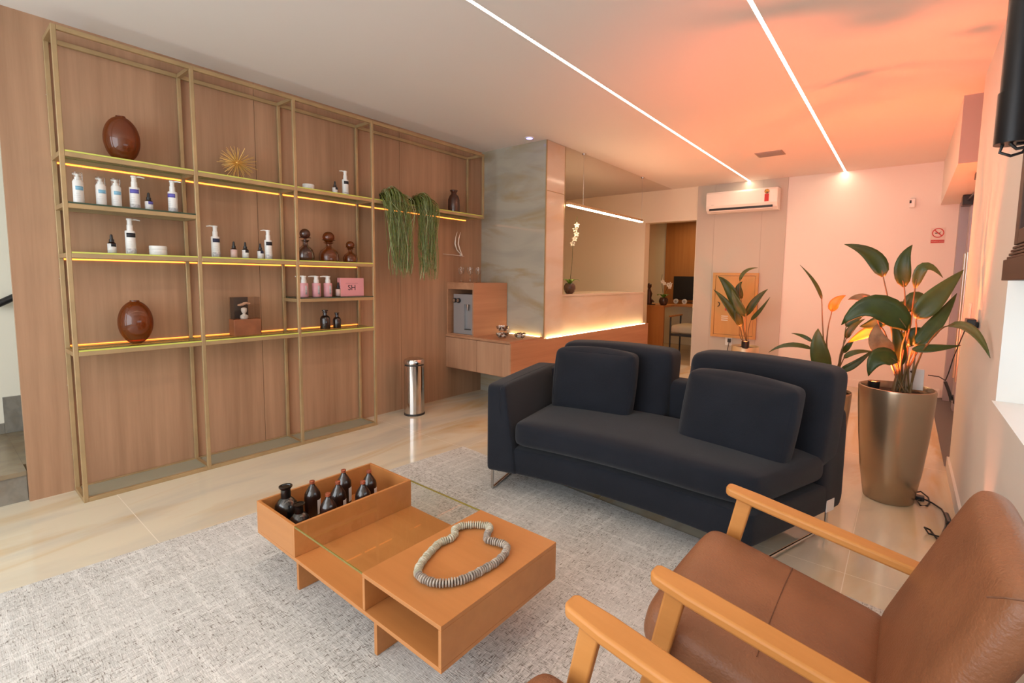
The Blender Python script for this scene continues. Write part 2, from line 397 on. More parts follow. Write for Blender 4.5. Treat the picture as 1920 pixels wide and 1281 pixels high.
# ceiling: over the reception desk the shade is painted in as a darker colour
cm = MB()
for x0, x1 in ((0.885, 1.944), (1.978, 3.031), (3.065, 4.6)): cm.box(x0, x1, -2.6, 7.0, H, H + 0.06)
cm.box(1.944, 1.978, -2.6, 7.0, H + 0.03, H + 0.06); cm.box(3.031, 3.065, -2.6, 7.0, H + 0.03, H + 0.06)
struct('ceiling', cm, M_ceil)
struct('ceiling_left', MB().box(-0.2, 0.885, -2.6, 3.797, H, H + 0.06), M_ceil)
struct('ceiling_reception', MB().box(-1.7, 0.885, 3.797, 7.0, H + 0.001, H + 0.061), M_ceilshade)
struct('ceiling_office', MB().box(-1.0, 2.2, 7.05, 9.2, 2.4, 2.46), M_ceil)
# left wall clad in oak
lw = MB()
for a, b in ((0.305, 1.52), (1.523, 2.738), (2.741, 3.81)): lw.box(-0.03, 0.0, a, b, 0, H)
struct('wall_left', lw, M_panel)
struct('wall_left_core', MB().box(-0.16, -0.03, 0.34, 3.97, 0, H + 0.3), M_wall)
# stair well behind the end of the oak wall
M_wallyel = mat('pale_yellow_paint', (0.82, 0.78, 0.66), 0.6)
struct('wall_stair', MB().box(-1.15, -1.0, -2.6, 1.9, 0, H + 0.3), M_wallyel)
struct('wall_stair_far', MB().box(-1.0, -0.16, 1.75, 1.9, 0, H + 0.3), M_wallyel)
struct('ceiling_stair', MB().box(-1.15, -0.0, -2.6, 1.9, H + 0.30, H + 0.36).box(-0.03, -0.0, -2.6, 0.305, H + 0.06, H + 0.30), M_wallyel)
st = thing('staircase', 'grey stone steps and landing behind the left end of the oak wall', 'stairs', (0, 0, 0))
MB().box(-0.999, -0.032, -0.9, 0.303, 0, 0.145).build('riser', M_stone, st)
MB().box(-0.999, -0.020, -0.9, 0.303, 0.1455, 0.170).build('tread', M_tread, st)
MB().box(-0.999, -0.165, 0.3035, 1.74, 0.0, 0.170).build('landing', M_tread, st)
for k in range(4):
    MB().box(-0.95, -0.17, 0.44 + 0.3 * k, 1.74, 0.171 + 0.17 * k, 0.315 + 0.17 * k).build('riser', M_stone, st)
    MB().box(-0.95, -0.17, 0.43 + 0.3 * k, 1.74, 0.3155 + 0.17 * k, 0.3405 + 0.17 * k).build('tread', M_tread, st)
MB().box(-0.999, -0.985, 0.300, 1.74, 0.171, 0.415).build('skirting', M_stone, st)
MB().box(-0.999, -0.985, -0.9, 0.299, 0.171, 0.240).build('skirting', M_stone, st)
hr = thing('handrail', 'black handrail end on the pale stair wall at the far left', 'handrail', (-0.93, 0.285, 1.03))
MB().tube([(0.0, 0, 0.0), (0, 0.03, 0.012), (0, 0.4, 0.24), (0, 1.2, 0.72)], 0.022, 12).build('rail', M_black, hr, smooth=True)
MB().tube([(0, 0.25, 0.14), (-0.03, 0.25, 0.11), (-0.068, 0.25, 0.11)], 0.008, 8).build('bracket', M_black, hr, smooth=True)
# marble column, reception counter front and ledge
struct('wall_column', MB().box(0.0, 0.852, 3.813, 4.115, 0, H), M_wallwarm)
struct('trim_1', MB().box(0.001, 0.868, 3.797, 3.812, 0.0, H), M_onyx)             # polished cool slab facing the room
struct('trim_2', MB().box(0.853, 0.872, 3.818, 4.118, 0.66, 2.12).box(0.853, 0.872, 3.818, 4.118, 2.124, H), M_onyxp)
struct('trim_3', MB().box(0.868, 0.876, 3.800, 3.812, 0.66, H).box(0.853, 0.876, 3.812, 4.12, 2.1195, 2.1245).box(0.872, 0.876, 4.118, 4.124, 1.1, H), M_gold)
# back wall with a door opening, the grey pillar and the light wall to the right
bw = MB()
bw.box(-1.6, 0.470, 6.9, 7.06, 0, H).box(0.470, 1.262, 6.9, 7.06, 2.128, H).box(1.262, 1.275, 6.9, 7.06, 0, H)
struct('wall_back', bw, M_wallwarm)
struct('wall_back_pillar', MB().box(1.275, 2.436, 6.885, 7.06, 0, H), M_greywall)
struct('trim_4', MB().box(1.52, 1.523, 6.882, 6.886, 0, H).box(2.14, 2.143, 6.882, 6.886, 0, H), mat('panel_joint', (0.45, 0.41, 0.36), 0.7))
struct('wall_back_right', MB().box(2.436, 4.11, 6.9, 7.06, 0, H), M_wall)
struct('wall_reception_left', MB().box(-1.7, -1.6, 3.97, 7.06, 0, H), M_wallwarm)
struct('wall_reception_near', MB().box(-1.7, -0.16, 3.87, 3.97, 0, H), M_wallwarm)
struct('baseboard_back', MB().box(2.44, 4.10, 6.885, 6.9, 0, 0.09), M_wall)
# right wall with the low window recess
RW = 4.04
rw = MB()
rw.box(RW, RW + 0.30, -2.6, 4.25, 0, 0.81).box(RW, RW + 0.30, -2.6, 4.25, 1.295, H)
rw.box(RW, RW + 0.30, 2.575, 4.25, 0.81, 1.295).box(RW, RW + 0.30, -2.6, 0.55, 0.81, 1.295)
struct('wall_right', rw, M_wall)
bb = MB().box(RW - 0.014, RW, -2.6, 4.262, 0, 0.085).box(RW - 0.014, RW + 0.3, 4.25, 4.264, 0, 0.085)
struct('baseboard_right', bb, M_wall)
struct('trim_5', MB().box(RW - 0.012, RW + 0.30, 0.55, 2.575, 0.797, 0.812), M_wall)     # window sill
wn = struct('window_1', MB().box(RW + 0.268, RW + 0.296, 0.55, 2.575, 0.812, 0.835).box(RW + 0.268, RW + 0.296, 0.55, 2.575, 1.272, 1.295).box(RW + 0.268, RW + 0.296, 1.55, 1.58, 0.835, 1.272), M_whitep)
MB().box(RW + 0.28, RW + 0.284, 0.551, 2.574, 0.83, 1.28).build('pane', M_clear, wn)
# rear wall with the glazed shop front
rr = MB().box(-2.6, 0.3, -2.6, -2.5, 0, 3.4).box(0.3, 4.1, -2.6, -2.5, 2.55, 3.4).box(4.1, 4.4, -2.6, -2.5, 0, 3.4).box(0.3, 4.1, -2.6, -2.5, 0, 0.3)
struct('wall_rear', rr, M_wall)
# doorway on the right beyond the wall: boxed lintel, frame, glazed leaf
struct('wall_lintel', MB().box(3.962, 4.30, 4.606, 6.9, 2.13, H), M_wall)
struct('trim_6', MB().box(3.962, 4.30, 4.600, 4.605, 2.13, H), mat('lintel_grey_paint', (0.36, 0.32, 0.30), 0.6))
struct('wall_doorway', MB().box(4.30, 4.6, 4.25, 7.06, 0, H).box(4.11, 4.6, 6.9, 7.06, 0, H), M_wall)
dr = struct('door_1', MB().box(4.20, 4.235, 4.50, 6.25, 0.02, 2.12), mat('door_leaf_white', (0.72, 0.69, 0.66), 0.35))
fr = MB().box(4.17, 4.26, 6.25, 6.42, 0, 2.128).box(4.12, 4.20, 6.76, 6.898, 0, 2.128)
fr.build('door_frame', M_doorframe, dr)
for yy in (5.85, 6.10):
    MB().tube([(4.150, yy, 0.36), (4.150, yy, 1.56)], 0.014, 10).tube([(4.150, yy, 0.5), (4.20, yy, 0.5)], 0.009, 8).tube([(4.150, yy, 1.42), (4.20, yy, 1.42)], 0.009, 8).build('door_handle', M_steel, dr, smooth=True)
MB().box(4.16, 4.20, 5.55, 5.62, 0.98, 1.06).build('door_lock', M_black, dr, bevel=0.004)
MB().box(4.10, 4.18, 6.2, 6.35, 2.03, 2.125).box(4.09, 4.16, 5.0, 5.08, 2.08, 2.128).tube([(4.13, 5.05, 2.09), (4.14, 5.6, 2.06), (4.14, 6.25, 2.08)], 0.008, 6).build('door_closer', M_black, dr, bevel=0.004)

# ================================================================ CEILING LIGHTS
for i, (x, y0, lab) in enumerate(((1.961, -2.4, 'long recessed ceiling light line running to the air conditioner'), (3.048, -2.4, 'right-hand recessed ceiling light line crossing the orange-lit ceiling'))):
    t = thing('ceiling_light_line', lab, 'ceiling light', (x, 0, H), 0, 'recessed light lines in the ceiling')
    MB().box(-0.0100, 0.0100, y0, 6.895, 0.001, 0.006).build('diffuser', M_led, t)
    MB().box(-0.0168, -0.0101, y0, 6.895, 0.0, 0.029).box(0.0101, 0.0168, y0, 6.895, 0.0, 0.029).build('channel', M_whitep, t)
t = thing('pendant_light', 'slim linear pendant lamp hanging over the reception counter', 'pendant light', (0.89, 0, 2.02))
MB().box(-0.016, 0.016, 4.155, 5.90, 0.006, 0.034).build('housing', M_gold, t)
MB().box(-0.0155, 0.0155, 4.157, 5.898, -0.006, 0.0055).build('diffuser', M_ledpend, t)
for yy in (4.45, 5.885):
    MB().tube([(0, yy, 0.034), (0, yy, 0.562)], 0.0022, 6).build('cable', M_steel, t)
    MB().lathe([(0.02, 0.562), (0.022, 0.579)], 0, yy).build('ceiling_cup', M_steel, t, smooth=True)
t = thing('ceiling_vent', 'small square grille in the ceiling before the air conditioner', 'vent', (2.50, 5.53, H))
M_vent = mat('vent_grey', (0.36, 0.32, 0.29), 0.6)
MB().box(-0.13, 0.13, -0.10, 0.10, -0.006, -0.0005).build('frame', M_vent, t)
vm = MB()
for k in range(8): vm.box(-0.115, 0.115, -0.088 + k * 0.023, -0.078 + k * 0.023, -0.011, -0.006)
vm.build('slats', M_vent, t)
t = thing('recessed_downlight', 'small violet downlight in the ceiling by the marble column', 'downlight', (0.77, 3.66, H))
MB().lathe([(0.045, -0.006), (0.048, -0.0005)], n=24).build('trim_ring', M_whitep, t, smooth=True)
MB().lathe([(0.032, -0.008), (0.032, -0.0065)], n=24).build('lens', M_violet, t)

# ================================================================ GOLD SHELF UNIT
shelf = thing('display_shelf', 'tall open brushed-gold metal shelving frame against the oak wall', 'shelf unit', (0, 0, 0))
A = 0.2504; Y = [0.4837, 1.0682, 1.6698, 2.2893, 3.563]; T = 2.500; q = 0.020
S1, S2, S3, S3b, S4 = 1.885, 1.622, 1.363, 1.092, 0.838
def post(x, y, z0, z1, nm='post'): MB().box(x, x + q, y, y + q, z0, z1).build(nm, M_gold, shelf, bevel=0.0015, seg=1)
fx = A - q
for i, y in enumerate(Y):
    z0 = 0 if i < 4 else S1 - 0.03
    post(fx, y, z0, T); post(0.004, y, z0 if i != 4 else S1 - 0.03, T, 'wall_post')
BARS = set()
def rail(y0, y1, z, nm='rail'):
    for x in (fx, 0.004): MB().box(x, x + q, y0 + q, y1, z - 0.030, z - 0.006).build(nm, M_gold, shelf, bevel=0.0015, seg=1)
    for y in (y0, y1):
        if (round(y, 2), round(z, 2)) in BARS: continue
        BARS.add((round(y, 2), round(z, 2)))
        MB().box(0.0045 + q, fx - 0.0005, y + 0.0005, y + q - 0.0005, z - 0.0295, z - 0.0065).build('cross_bar', M_gold, shelf)
for k in range(4): rail(Y[k], Y[k + 1], T + 0.006, 'top_rail')
for k in range(3): rail(Y[k], Y[k + 1], 0.030, 'bottom_rail')
def glass_shelf(k, z, m=None):
    MB().box(0.006, A - 0.006, Y[k] + q + 0.001, Y[k + 1] - 0.001, z - 0.0058, z + 0.0022).build('glass_shelf', m or M_shelfgl, shelf)
    MB().box(A - 0.0058, A - 0.001, Y[k] + q + 0.001, Y[k + 1] - 0.001, z - 0.0058, z + 0.0022).build('glass_edge', M_darkedge if m else M_litedge, shelf)
for k in range(4): rail(Y[k], Y[k + 1], S1); glass_shelf(k, S1)
rail(Y[0], Y[1], S2); glass_shelf(0, S2, M_shelfgd)
for k in range(3): rail(Y[k], Y[k + 1], S3); glass_shelf(k, S3)
rail(Y[2], Y[3], S3b); glass_shelf(2, S3b, M_shelfgd)
for k in range(3): rail(Y[k], Y[k + 1], S4); glass_shelf(k, S4)
for k in range(3): MB().box(0.03, A - 0.025, Y[k] + q + 0.001, Y[k + 1] - 0.001, 0.012, 0.020).build('bottom_glass', M_basegl, shelf)
for k in range(4): MB().box(0.0012, 0.0035, Y[k] + q, Y[k + 1], S1 - 0.0385, S1 - 0.0300).build('led_strip', M_ledshelf, shelf)
for k in range(3): MB().box(0.0012, 0.0035, Y[k] + q, Y[k + 1], S3 - 0.0385, S3 - 0.0300).build('led_strip', M_ledshelf, shelf)
for k in range(3): MB().box(0.0012, 0.0035, Y[k] + q, Y[k + 1], S4 + 0.003, S4 + 0.0075).build('led_strip', M_ledshelf, shelf)
for z in (0.22, 0.62, 1.22, 2.2): MB().lathe([(0.004, 0), (0.004, 0.0015)], 0.015, Y[0] - 0.0008, z, 10).build('screw', M_steel, shelf)

# ================================================================ BOTTLES AND JARS ON THE SHELVES
def pump_bottle(y, z, h, lab, group, x=0.14, body=M_whitep, head=M_whitep, lbl=M_lblblack, r=0.024, turn=1, prints=True, rz=0.0, cat='bottle'):
    t = thing('pump_bottle', lab, cat, (x, y, z), rz, group)
    hb = h * 0.66
    MB().lathe([(r * 0.9, 0), (r, 0.004), (r, hb - 0.004), (r * 0.9, hb)], n=28).build('body', body, t, smooth=True)
    m = MB().lathe([(r * 0.62, hb), (r * 0.60, hb + h * 0.16), (r * 0.5, hb + h * 0.17), (r * 0.5, h * 0.95), (r * 0.62, h * 0.955), (r * 0.60, h)], n=20)
    m.tube([(0, 0, h * 0.975), (0, turn * r * 1.2, h * 0.985), (0, turn * r * 2.0, h * 0.965)], [r * 0.22, r * 0.18, r * 0.12], 8)
    m.build('pump_head', head, t, smooth=True)
    if lbl: band(t, r + 0.0006, hb * 0.72, hb * 0.90, 0.0, 1.9, 'brand_patch', lbl)
    if prints:
        band(t, r + 0.0005, hb * 0.03, hb * 0.24, 0.2, 2.6, 'patterned_print', M_lblgrey)
        lines(t, r + 0.0007, [hb * 0.34, hb * 0.42, hb * 0.52], [1.3, 0.9, 0.7])
    return t
def band(t, r, z0, z1, mid, span, nm, m):
    """curved printed label facing the room (+x side)"""
    n = 14; v = []; f = []
    for k in range(n + 1):
        a = mid - span / 2 + span * k / n
        v += [(r * math.cos(a), r * math.sin(a), z0), (r * math.cos(a), r * math.sin(a), z1)]
    for k in range(n): f.append((2 * k, 2 * k + 2, 2 * k + 3, 2 * k + 1))
    return MB().add(v, f).build(nm, m, t, smooth=True, solid=0.0005)
def lines(t, r, zs, spans):
    m = MB(); n = 12
    for z, s in zip(zs, spans):
        v = []; f = []
        for k in range(n + 1):
            a = -0.3 - s / 2 + s * k / n
            v += [(r * math.cos(a), r * math.sin(a), z), (r * math.cos(a), r * math.sin(a), z + 0.0018)]
        for k in range(0, n, 2): f.append((2 * k, 2 * k + 2, 2 * k + 3, 2 * k + 1))
        m.add(v, f)
    m.build('small_print', M_print, t, solid=0.0003)
def dropper(y, z, h, lab, group, x=0.14, lblm=M_label, patch=M_lblblack, r=0.019):
    t = thing('dropper_bottle', lab, 'bottle', (x, y, z), 0, group)
    hb = h * 0.58
    MB().lathe([(r * 0.95, 0), (r, 0.003), (r, hb - 0.006), (r * 0.55, hb + 0.003)], n=24).build('body', M_brownb, t, smooth=True)
    MB().lathe([(r * 0.6, hb + 0.002), (r * 0.6, hb + h * 0.15), (r * 0.42, hb + h * 0.16), (r * 0.36, h * 0.88), (r * 0.30, h * 0.97), (r * 0.1, h)], n=18).build('dropper_cap', M_black, t, smooth=True)
    band(t, r + 0.0006, hb * 0.06, hb * 0.88, 0.0, 5.6, 'paper_label', lblm)
    if patch: band(t, r + 0.0012, hb * 0.62, hb * 0.88, 0.3, 1.3, 'brand_patch', patch)
    return t
def foam_bottle(y, z, h, lab, group, x=0.14):
    r = 0.0225
    t = thing('foam_bottle', lab, 'bottle', (x, y, z), 0, group)
    MB().lathe([(r * 0.92, 0), (r, 0.004), (r, h * 0.70), (r * 0.8, h * 0.75), (r * 0.78, h * 0.77)], n=26).build('body', M_whitep, t, smooth=True)
    MB().lathe([(r * 0.60, h * 0.77), (r * 0.58, h * 0.84), (r * 0.35, h * 0.85), (r * 0.33, h * 0.95)], n=18).tube([(0, 0, h * 0.93), (0, -r * 0.9, h * 0.935)], r * 0.2, 8).build('pump_head', M_whitep, t, smooth=True)
    MB().lathe([(r * 0.93, h * 0.74), (r * 0.93, h * 0.995), (r * 0.88, h)], n=26, capb=False).build('clear_cap', M_clear, t, smooth=True)
    band(t, r + 0.0006, h * 0.44, h * 0.56, 0.1, 1.5, 'brand_patch', M_lblblue)
    lines(t, r + 0.0007, [h * 0.2, h * 0.26, h * 0.32], [0.8, 1.2, 0.7])
    return t
def jar(y, z, h, r, lab, group, x=0.14):
    t = thing('cream_jar', lab, 'jar', (x, y, z), 0, group)
    MB().lathe([(r * 0.93, 0), (r, 0.004), (r, h * 0.55), (r * 0.97, h * 0.58)], n=30).build('body', M_whitep, t, smooth=True)
    MB().lathe([(r * 0.99, h * 0.58), (r * 1.01, h * 0.6), (r * 1.01, h - 0.003), (r * 0.97, h)], n=30).build('lid', M_whitep, t, smooth=True)
    lines(t, r + 0.0008, [h * 0.25, h * 0.34], [0.7, 0.9])
g = 'white skincare bottles on the upper left glass shelf'
e = 0.0025
foam_bottle(0.563, S2 + e, 0.170, 'white foam bottle with sky-blue patch, the one nearest the shelf\'s left post', g)
foam_bottle(0.655, S2 + e, 0.160, 'white foam bottle with sky-blue patch, middle of three foam bottles', g)
foam_bottle(0.720, S2 + e, 0.163, 'white foam bottle with sky-blue patch, right next to the pump bottle', g)
pump_bottle(0.802, S2 + e, 0.192, 'white pump bottle with violet patch between foam bottles and small dropper', g, lbl=M_lblpurple, rz=-0.25)
dropper(0.866, S2 + e, 0.107, 'small dropper bottle with violet-blue label patch on the upper left shelf', g, patch=M_lblpurple)
pump_bottle(0.984, S2 + e, 0.194, 'white pump bottle with violet patch standing alone at the shelf\'s right', g, lbl=M_lblpurple, rz=-0.7)
g = 'skincare products on the long middle shelf'
dropper(0.687, S3 + e, 0.108, 'small black-and-white dropper bottle left of the tall black-patched pump bottle', g)
pump_bottle(0.771, S3 + e, 0.204, 'tall white pump bottle with black patch between dropper and white jar', g, lbl=M_lblblack)
jar(0.898, S3 + e, 0.055, 0.043, 'wide white cream jar on the left bay\'s middle shelf', g)
pump_bottle(1.202, S3 + e, 0.204, 'white pump bottle with navy patch at the left of the second bay', g, lbl=M_lblnavy, turn=-1)
dropper(1.308, S3 + e, 0.111, 'dropper bottle with plain pale pink label on the second bay\'s shelf', g, lblm=M_pinklbl, patch=None)
dropper(1.378, S3 + e, 0.111, 'dropper bottle with white label just right of the pink-labelled dropper', g, patch=M_lblblack)
dropper(1.474, S3 + e, 0.108, 'dropper bottle touching the pump bottle near the second bay\'s right post', g, patch=M_lblnavy)
pump_bottle(1.527, S3 + e, 0.205, 'white pump bottle with dark patch at the right of the second bay', g, lbl=M_lblblack, turn=-1)
g = 'skincare products on the third bay\'s top shelf'
jar(1.825, S1 + e, 0.045, 0.040, 'small round white cream jar alone on the third bay\'s top shelf', g)
dropper(2.035, S1 + e, 0.105, 'small dropper bottle on the third bay\'s top shelf beside a pump bottle', g)
pump_bottle(2.122, S1 + e, 0.196, 'white pump bottle with black patch on the third bay\'s top shelf', g, lbl=M_lblblack, turn=-1)
g = 'pink products on the short shelf'
for y, d, s in ((1.770, -1, 'pink pump bottle with white head, leftmost of three beside the pink box'), (1.866, -1, 'pink pump bottle with white head, middle of the three pink ones'), (1.958, -1, 'pink pump bottle with white head, closest to the small dark dropper')):
    tt = pump_bottle(y, S3b + e, 0.158, s, g, body=M_pink, lbl=None, prints=False, r=0.031, turn=d)
    band(tt, 0.0316, 0.02, 0.085, 0.1, 0.5, 'small_print', M_lblgrey)
dropper(2.043, S3b + e, 0.110, 'small dark dropper bottle with pink label left of the pink SH box', g, lblm=M_pinklbl, patch=None)
t = thing('gift_box', 'flat pink box lettered SH standing on the short shelf', 'box', (0.13, 2.158, S3b + e))
MB().box(-0.025, 0.025, -0.103, 0.103, 0, 0.145).build('carton', M_pinkbox, t, bevel=0.002)
text_mesh('lettering', 'SH', 0.060, M_lblblack, t, (0.0255, -0.005, 0.066), (PI/2, 0, PI/2))
text_mesh('small_lettering', 'DERMATOLOGIA', 0.014, mat('rose_print', (0.55, 0.25, 0.27), 0.5), t, (0.0255, -0.005, 0.101), (PI/2, 0, PI/2))

def stopper_decanter(y, z, h, r, lab, m):
    t = thing('stoppered_decanter', lab, 'decanter', (0.13, y, z), 0, 'ball-stoppered amber decanters')
    b = h * 0.52
    MB().lathe([(r * 0.86, 0), (r * 0.97, h * 0.03), (r, h * 0.12), (r * 0.98, h * 0.24), (r * 0.82, h * 0.36), (r * 0.45, h * 0.45), (r * 0.30, h * 0.50), (r * 0.28, h * 0.58), (r * 0.52, h * 0.64)], n=32, capt=False).build('vessel', m, t, smooth=True)
    MB().lathe([(r * 0.24, h * 0.52), (r * 0.24, h * 0.66), (r * 0.10, h * 0.68)], n=16).sphere((0, 0, h - r * 0.60), r * 0.60, 24, 14).lathe([(r * 0.70, h * 0.715), (r * 0.60, h * 0.735)], n=24).build('ball_stopper', m, t, smooth=True)
stopper_decanter(1.794, S3 + e, 0.238, 0.062, 'tallest dark amber decanter with ball stopper, leftmost of the three', M_amberd)
stopper_decanter(1.978, S3 + e, 0.232, 0.073, 'wide amber decanter with ball stopper, middle of the three', M_amber)
stopper_decanter(2.160, S3 + e, 0.172, 0.055, 'smallest amber decanter with ball stopper, rightmost of the three', M_amber)
def apothecary(y, z, h, r, lab):
    t = thing('apothecary_bottle', lab, 'bottle', (0.13, y, z), 0, 'brown apothecary bottles on the lowest shelf')
    MB().lathe([(r * 0.95, 0), (r, 0.004), (r, h * 0.55), (r * 0.8, h * 0.66), (r * 0.42, h * 0.72), (r * 0.40, h * 0.86), (r * 0.55, h * 0.89), (r * 0.55, h * 0.91)], n=26).build('vessel', M_brownb, t, smooth=True)
    MB().lathe([(r * 0.36, h * 0.91), (r * 0.36, h * 0.94), (r * 0.62, h * 0.96), (r * 0.62, h)], n=20).build('stopper', M_brownb, t, smooth=True)
apothecary(1.935, S4 + e, 0.147, 0.037, 'larger dark brown apothecary bottle on the lowest shelf\'s right bay')
apothecary(2.033, S4 + e, 0.122, 0.030, 'smaller dark brown apothecary bottle beside the larger one')
# round amber glass vases
def round_vase(y, z, lab):
    t = thing('amber_vase', lab, 'vase', (0.125, y, z), 0, 'egg-shaped amber glass vases')
    R_, h = 0.082, 0.262
    pr = []
    for k in range(25):
        a = -PI / 2 * 0.88 + (PI * 0.44 + PI / 2 * 0.88) * k / 24
        pr.append((R_ * math.cos(a) * (1.0 if a < 0 else 1.0), 0.125 + 0.128 * math.sin(a)))
    z0 = pr[0][1]; pr = [(max(r, 0.02), zz - z0) for r, zz in pr]
    MB().lathe(pr, n=40, capt=False).build('glass_body', M_amber, t, smooth=True)
    r1, z1 = pr[-1]
    MB().lathe([(r1 + 0.002, z1 - 0.002), (r1 + 0.002, z1 + 0.004), (r1 - 0.003, z1 + 0.004), (r1 - 0.003, z1 - 0.002)], n=30, capb=False, capt=False).build('rim', M_amber, t, smooth=True)
round_vase(0.762, S1 + e, 'egg-shaped amber glass vase on the top shelf at far left')
round_vase(0.776, S4 + e, 'egg-shaped amber glass vase on the lowest lit shelf')
t = thing('amber_bottle_vase', 'tall brown glass bottle vase at the shelf\'s right end', 'vase', (0.13, 3.279, S1 + e))
MB().lathe([(0.050, 0), (0.056, 0.006), (0.058, 0.06), (0.056, 0.13), (0.044, 0.165), (0.027, 0.183), (0.024, 0.197), (0.036, 0.214), (0.036, 0.219)], n=32, capt=False).build('glass_body', M_amberd, t, smooth=True)
MB().tube([(0.036 * math.cos(a * PI / 12), 0.036 * math.sin(a * PI / 12), 0.220) for a in range(24)], 0.003, 6, closed=True).build('rim', M_amberd, t, smooth=True)
# gold sunburst
random.seed(5)
t = thing('sunburst_ornament', 'spiky gold wire starburst ball on the second bay\'s top shelf', 'ornament', (0.125, 1.356, S1 + e + 0.112))
m = MB()
for k in range(90):
    zc = 1 - 2 * (k + 0.5) / 90; a = k * 2.39996; rr_ = math.sqrt(1 - zc * zc)
    L_ = random.uniform(0.095, 0.130)
    d = Vector((rr_ * math.cos(a) * 0.82, rr_ * math.sin(a), zc * 0.86))
    m.tube([d * 0.008, d * L_], [0.0020, 0.0013], 5)
m.build('spikes', M_wire, t)
MB().sphere((0, 0, 0), 0.014).build('hub', M_wire, t, smooth=True)
# bust terrarium
t = thing('bust_display', 'small smoked acrylic case with flower-headed bust on a wooden block', 'ornament', (0.125, 1.364, S4 + e))
MB().box(-0.045, 0.045, -0.083, 0.087, 0, 0.112).build('wooden_block', M_brickbase, t, bevel=0.003)
MB().box(-0.042, -0.038, -0.080, 0.084, 0.112, 0.262).box(0.038, 0.042, -0.080, 0.084, 0.112, 0.262).box(-0.038, 0.038, -0.080, -0.076, 0.112, 0.262).box(-0.038, 0.038, 0.080, 0.084, 0.112, 0.262).build('acrylic_case', M_acryl, t)
MB().box(-0.036, -0.032, -0.075, 0.035, 0.113, 0.260).build('dark_backing', mat('dark_backing_card', (0.04, 0.025, 0.02), 0.6), t)
MB().lathe([(0.020, 0.112), (0.024, 0.118), (0.024, 0.134), (0.010, 0.144), (0.008, 0.150), (0.015, 0.158), (0.018, 0.172), (0.017, 0.184), (0.008, 0.190)], 0, -0.003, n=20).build('bust', M_bust, t, smooth=True)
m = MB(); random.seed(3)
for k in range(14):
    a = k * 2.4; r_ = 0.012 + 0.014 * random.random()
    m.sphere((r_ * 0.7 * math.cos(a), -0.003 + 1.3 * r_ * math.sin(a), 0.205 + 0.020 * random.random()), 0.012, 10, 6, sc=(0.7, 1.1, 0.5))
m.build('flower_crown', M_petal, t, smooth=True)

# trailing plants over the right bay
def trailing(y0, y1, lab, seed, yb0, yb1, zlow):
    random.seed(seed)
    t = thing('trailing_plant', lab, 'hanging plant', (0.13, (y0 + y1) / 2, S1 + e), 0, 'trailing plants over the shelf\'s right bay')
    yc = (y0 + y1) / 2; zo = S1 + e
    MB().lathe([(0.045, 0), (0.058, 0.07), (0.054, 0.07), (0.04, 0.066)], n=20).build('pot', M_soil, t, smooth=True)
    for nm, cnt, mm, rr_ in (('foliage', 170, M_grass, 0.0016), ('pale_strands', 22, M_grasspale, 0.0024)):
        m = MB()
        for k in range(cnt):
            u = random.random(); ys = (y0 - yc) + (y1 - y0) * u + random.gauss(0, 0.012); ye = (yb0 - yc) + (yb1 - yb0) * min(1, max(0, u + random.gauss(0, 0.24)))
            xo = random.uniform(0.138, 0.178); zt = random.uniform(0.05, 0.15) - 0.12 * abs(u - 0.5)
            ln = (zo - zlow) * random.choice([random.uniform(0.55, 1.0), random.uniform(0.8, 1.0), random.uniform(0.1, 0.9)])
            p = [Vector((random.uniform(-0.04, 0.04), ys * 0.35, 0.06)), Vector((xo * 0.5, ys * 0.8, zt)), Vector((xo, ys, zt - 0.05)), Vector((xo + 0.012, ys, -0.02))]
            wv = random.uniform(-0.03, 0.03); ns = 6
            for s in range(1, ns + 1):
                f = s / ns
                p.append(Vector((xo + 0.012 + 0.02 * math.sin(f * 3 + k), ys + (ye - ys) * f ** 0.7 + wv * math.sin(f * 5 + k), -0.02 - ln * f)))
            # smooth once
            qd = [p[0]]
            for a, b in zip(p[:-1], p[1:]): qd += [a * 0.75 + b * 0.25, a * 0.25 + b * 0.75]
            qd.append(p[-1])
            m.tube(qd, rr_ * random.uniform(0.6, 1.2), 4)
        m.build(nm, mm, t, smooth=True)
trailing(2.365, 2.64, 'fuller green trailing plant hanging next to the gold post', 11, 2.44, 2.63, 1.26)
trailing(2.69, 2.93, 'thinner green trailing plant hanging to the right of the fuller one', 12, 2.74, 2.90, 1.24)

# waste bin
t = thing('waste_bin', 'tall cylindrical stainless steel waste bin by the oak wall', 'bin', (0.215, 2.72, 0))
MB().lathe([(0.093, 0), (0.093, 0.018)], n=40).build('rubber_base', M_darksteel, t, smooth=True)
MB().lathe([(0.090, 0.018), (0.090, 0.455)], n=40).build('body', M_chrome, t, smooth=True)
MB().lathe([(0.084, 0.455), (0.084, 0.470)], n=40).build('dark_collar', M_darksteel, t, smooth=True)
MB().lathe([(0.092, 0.470), (0.093, 0.495), (0.085, 0.512), (0.060, 0.520), (0.0, 0.523)], n=40, capt=False).build('lid', M_chrome, t, smooth=True)

# silver line sculpture on the wall
t = thing('wall_sculpture', 'thin silver sailboat-shaped sculpture on the oak wall', 'wall art', (0.012, 3.42, 1.488))
MB().box(-0.010, 0.004, 0.055, 0.085, -0.012, 0.012).build('wall_mount', M_silver, t)
MB().tube([(0.01, -0.19, 0.0), (0.012, -0.05, -0.004), (0.012, 0.10, -0.010)], [0.0018, 0.004, 0.002], 6).build('keel', M_silver, t, smooth=True)
for o_ in (0.0, 0.045):
    MB().tube([(0.014, 0.075, -0.012), (0.014, -0.005 + o_, 0.050), (0.014, -0.030 + o_, 0.11), (0.014, -0.022 + o_, 0.17), (0.014, 0.0 + o_, 0.235)], [0.004, 0.006, 0.0065, 0.005, 0.0015], 8).build('sail_blade', M_silver, t, smooth=True)

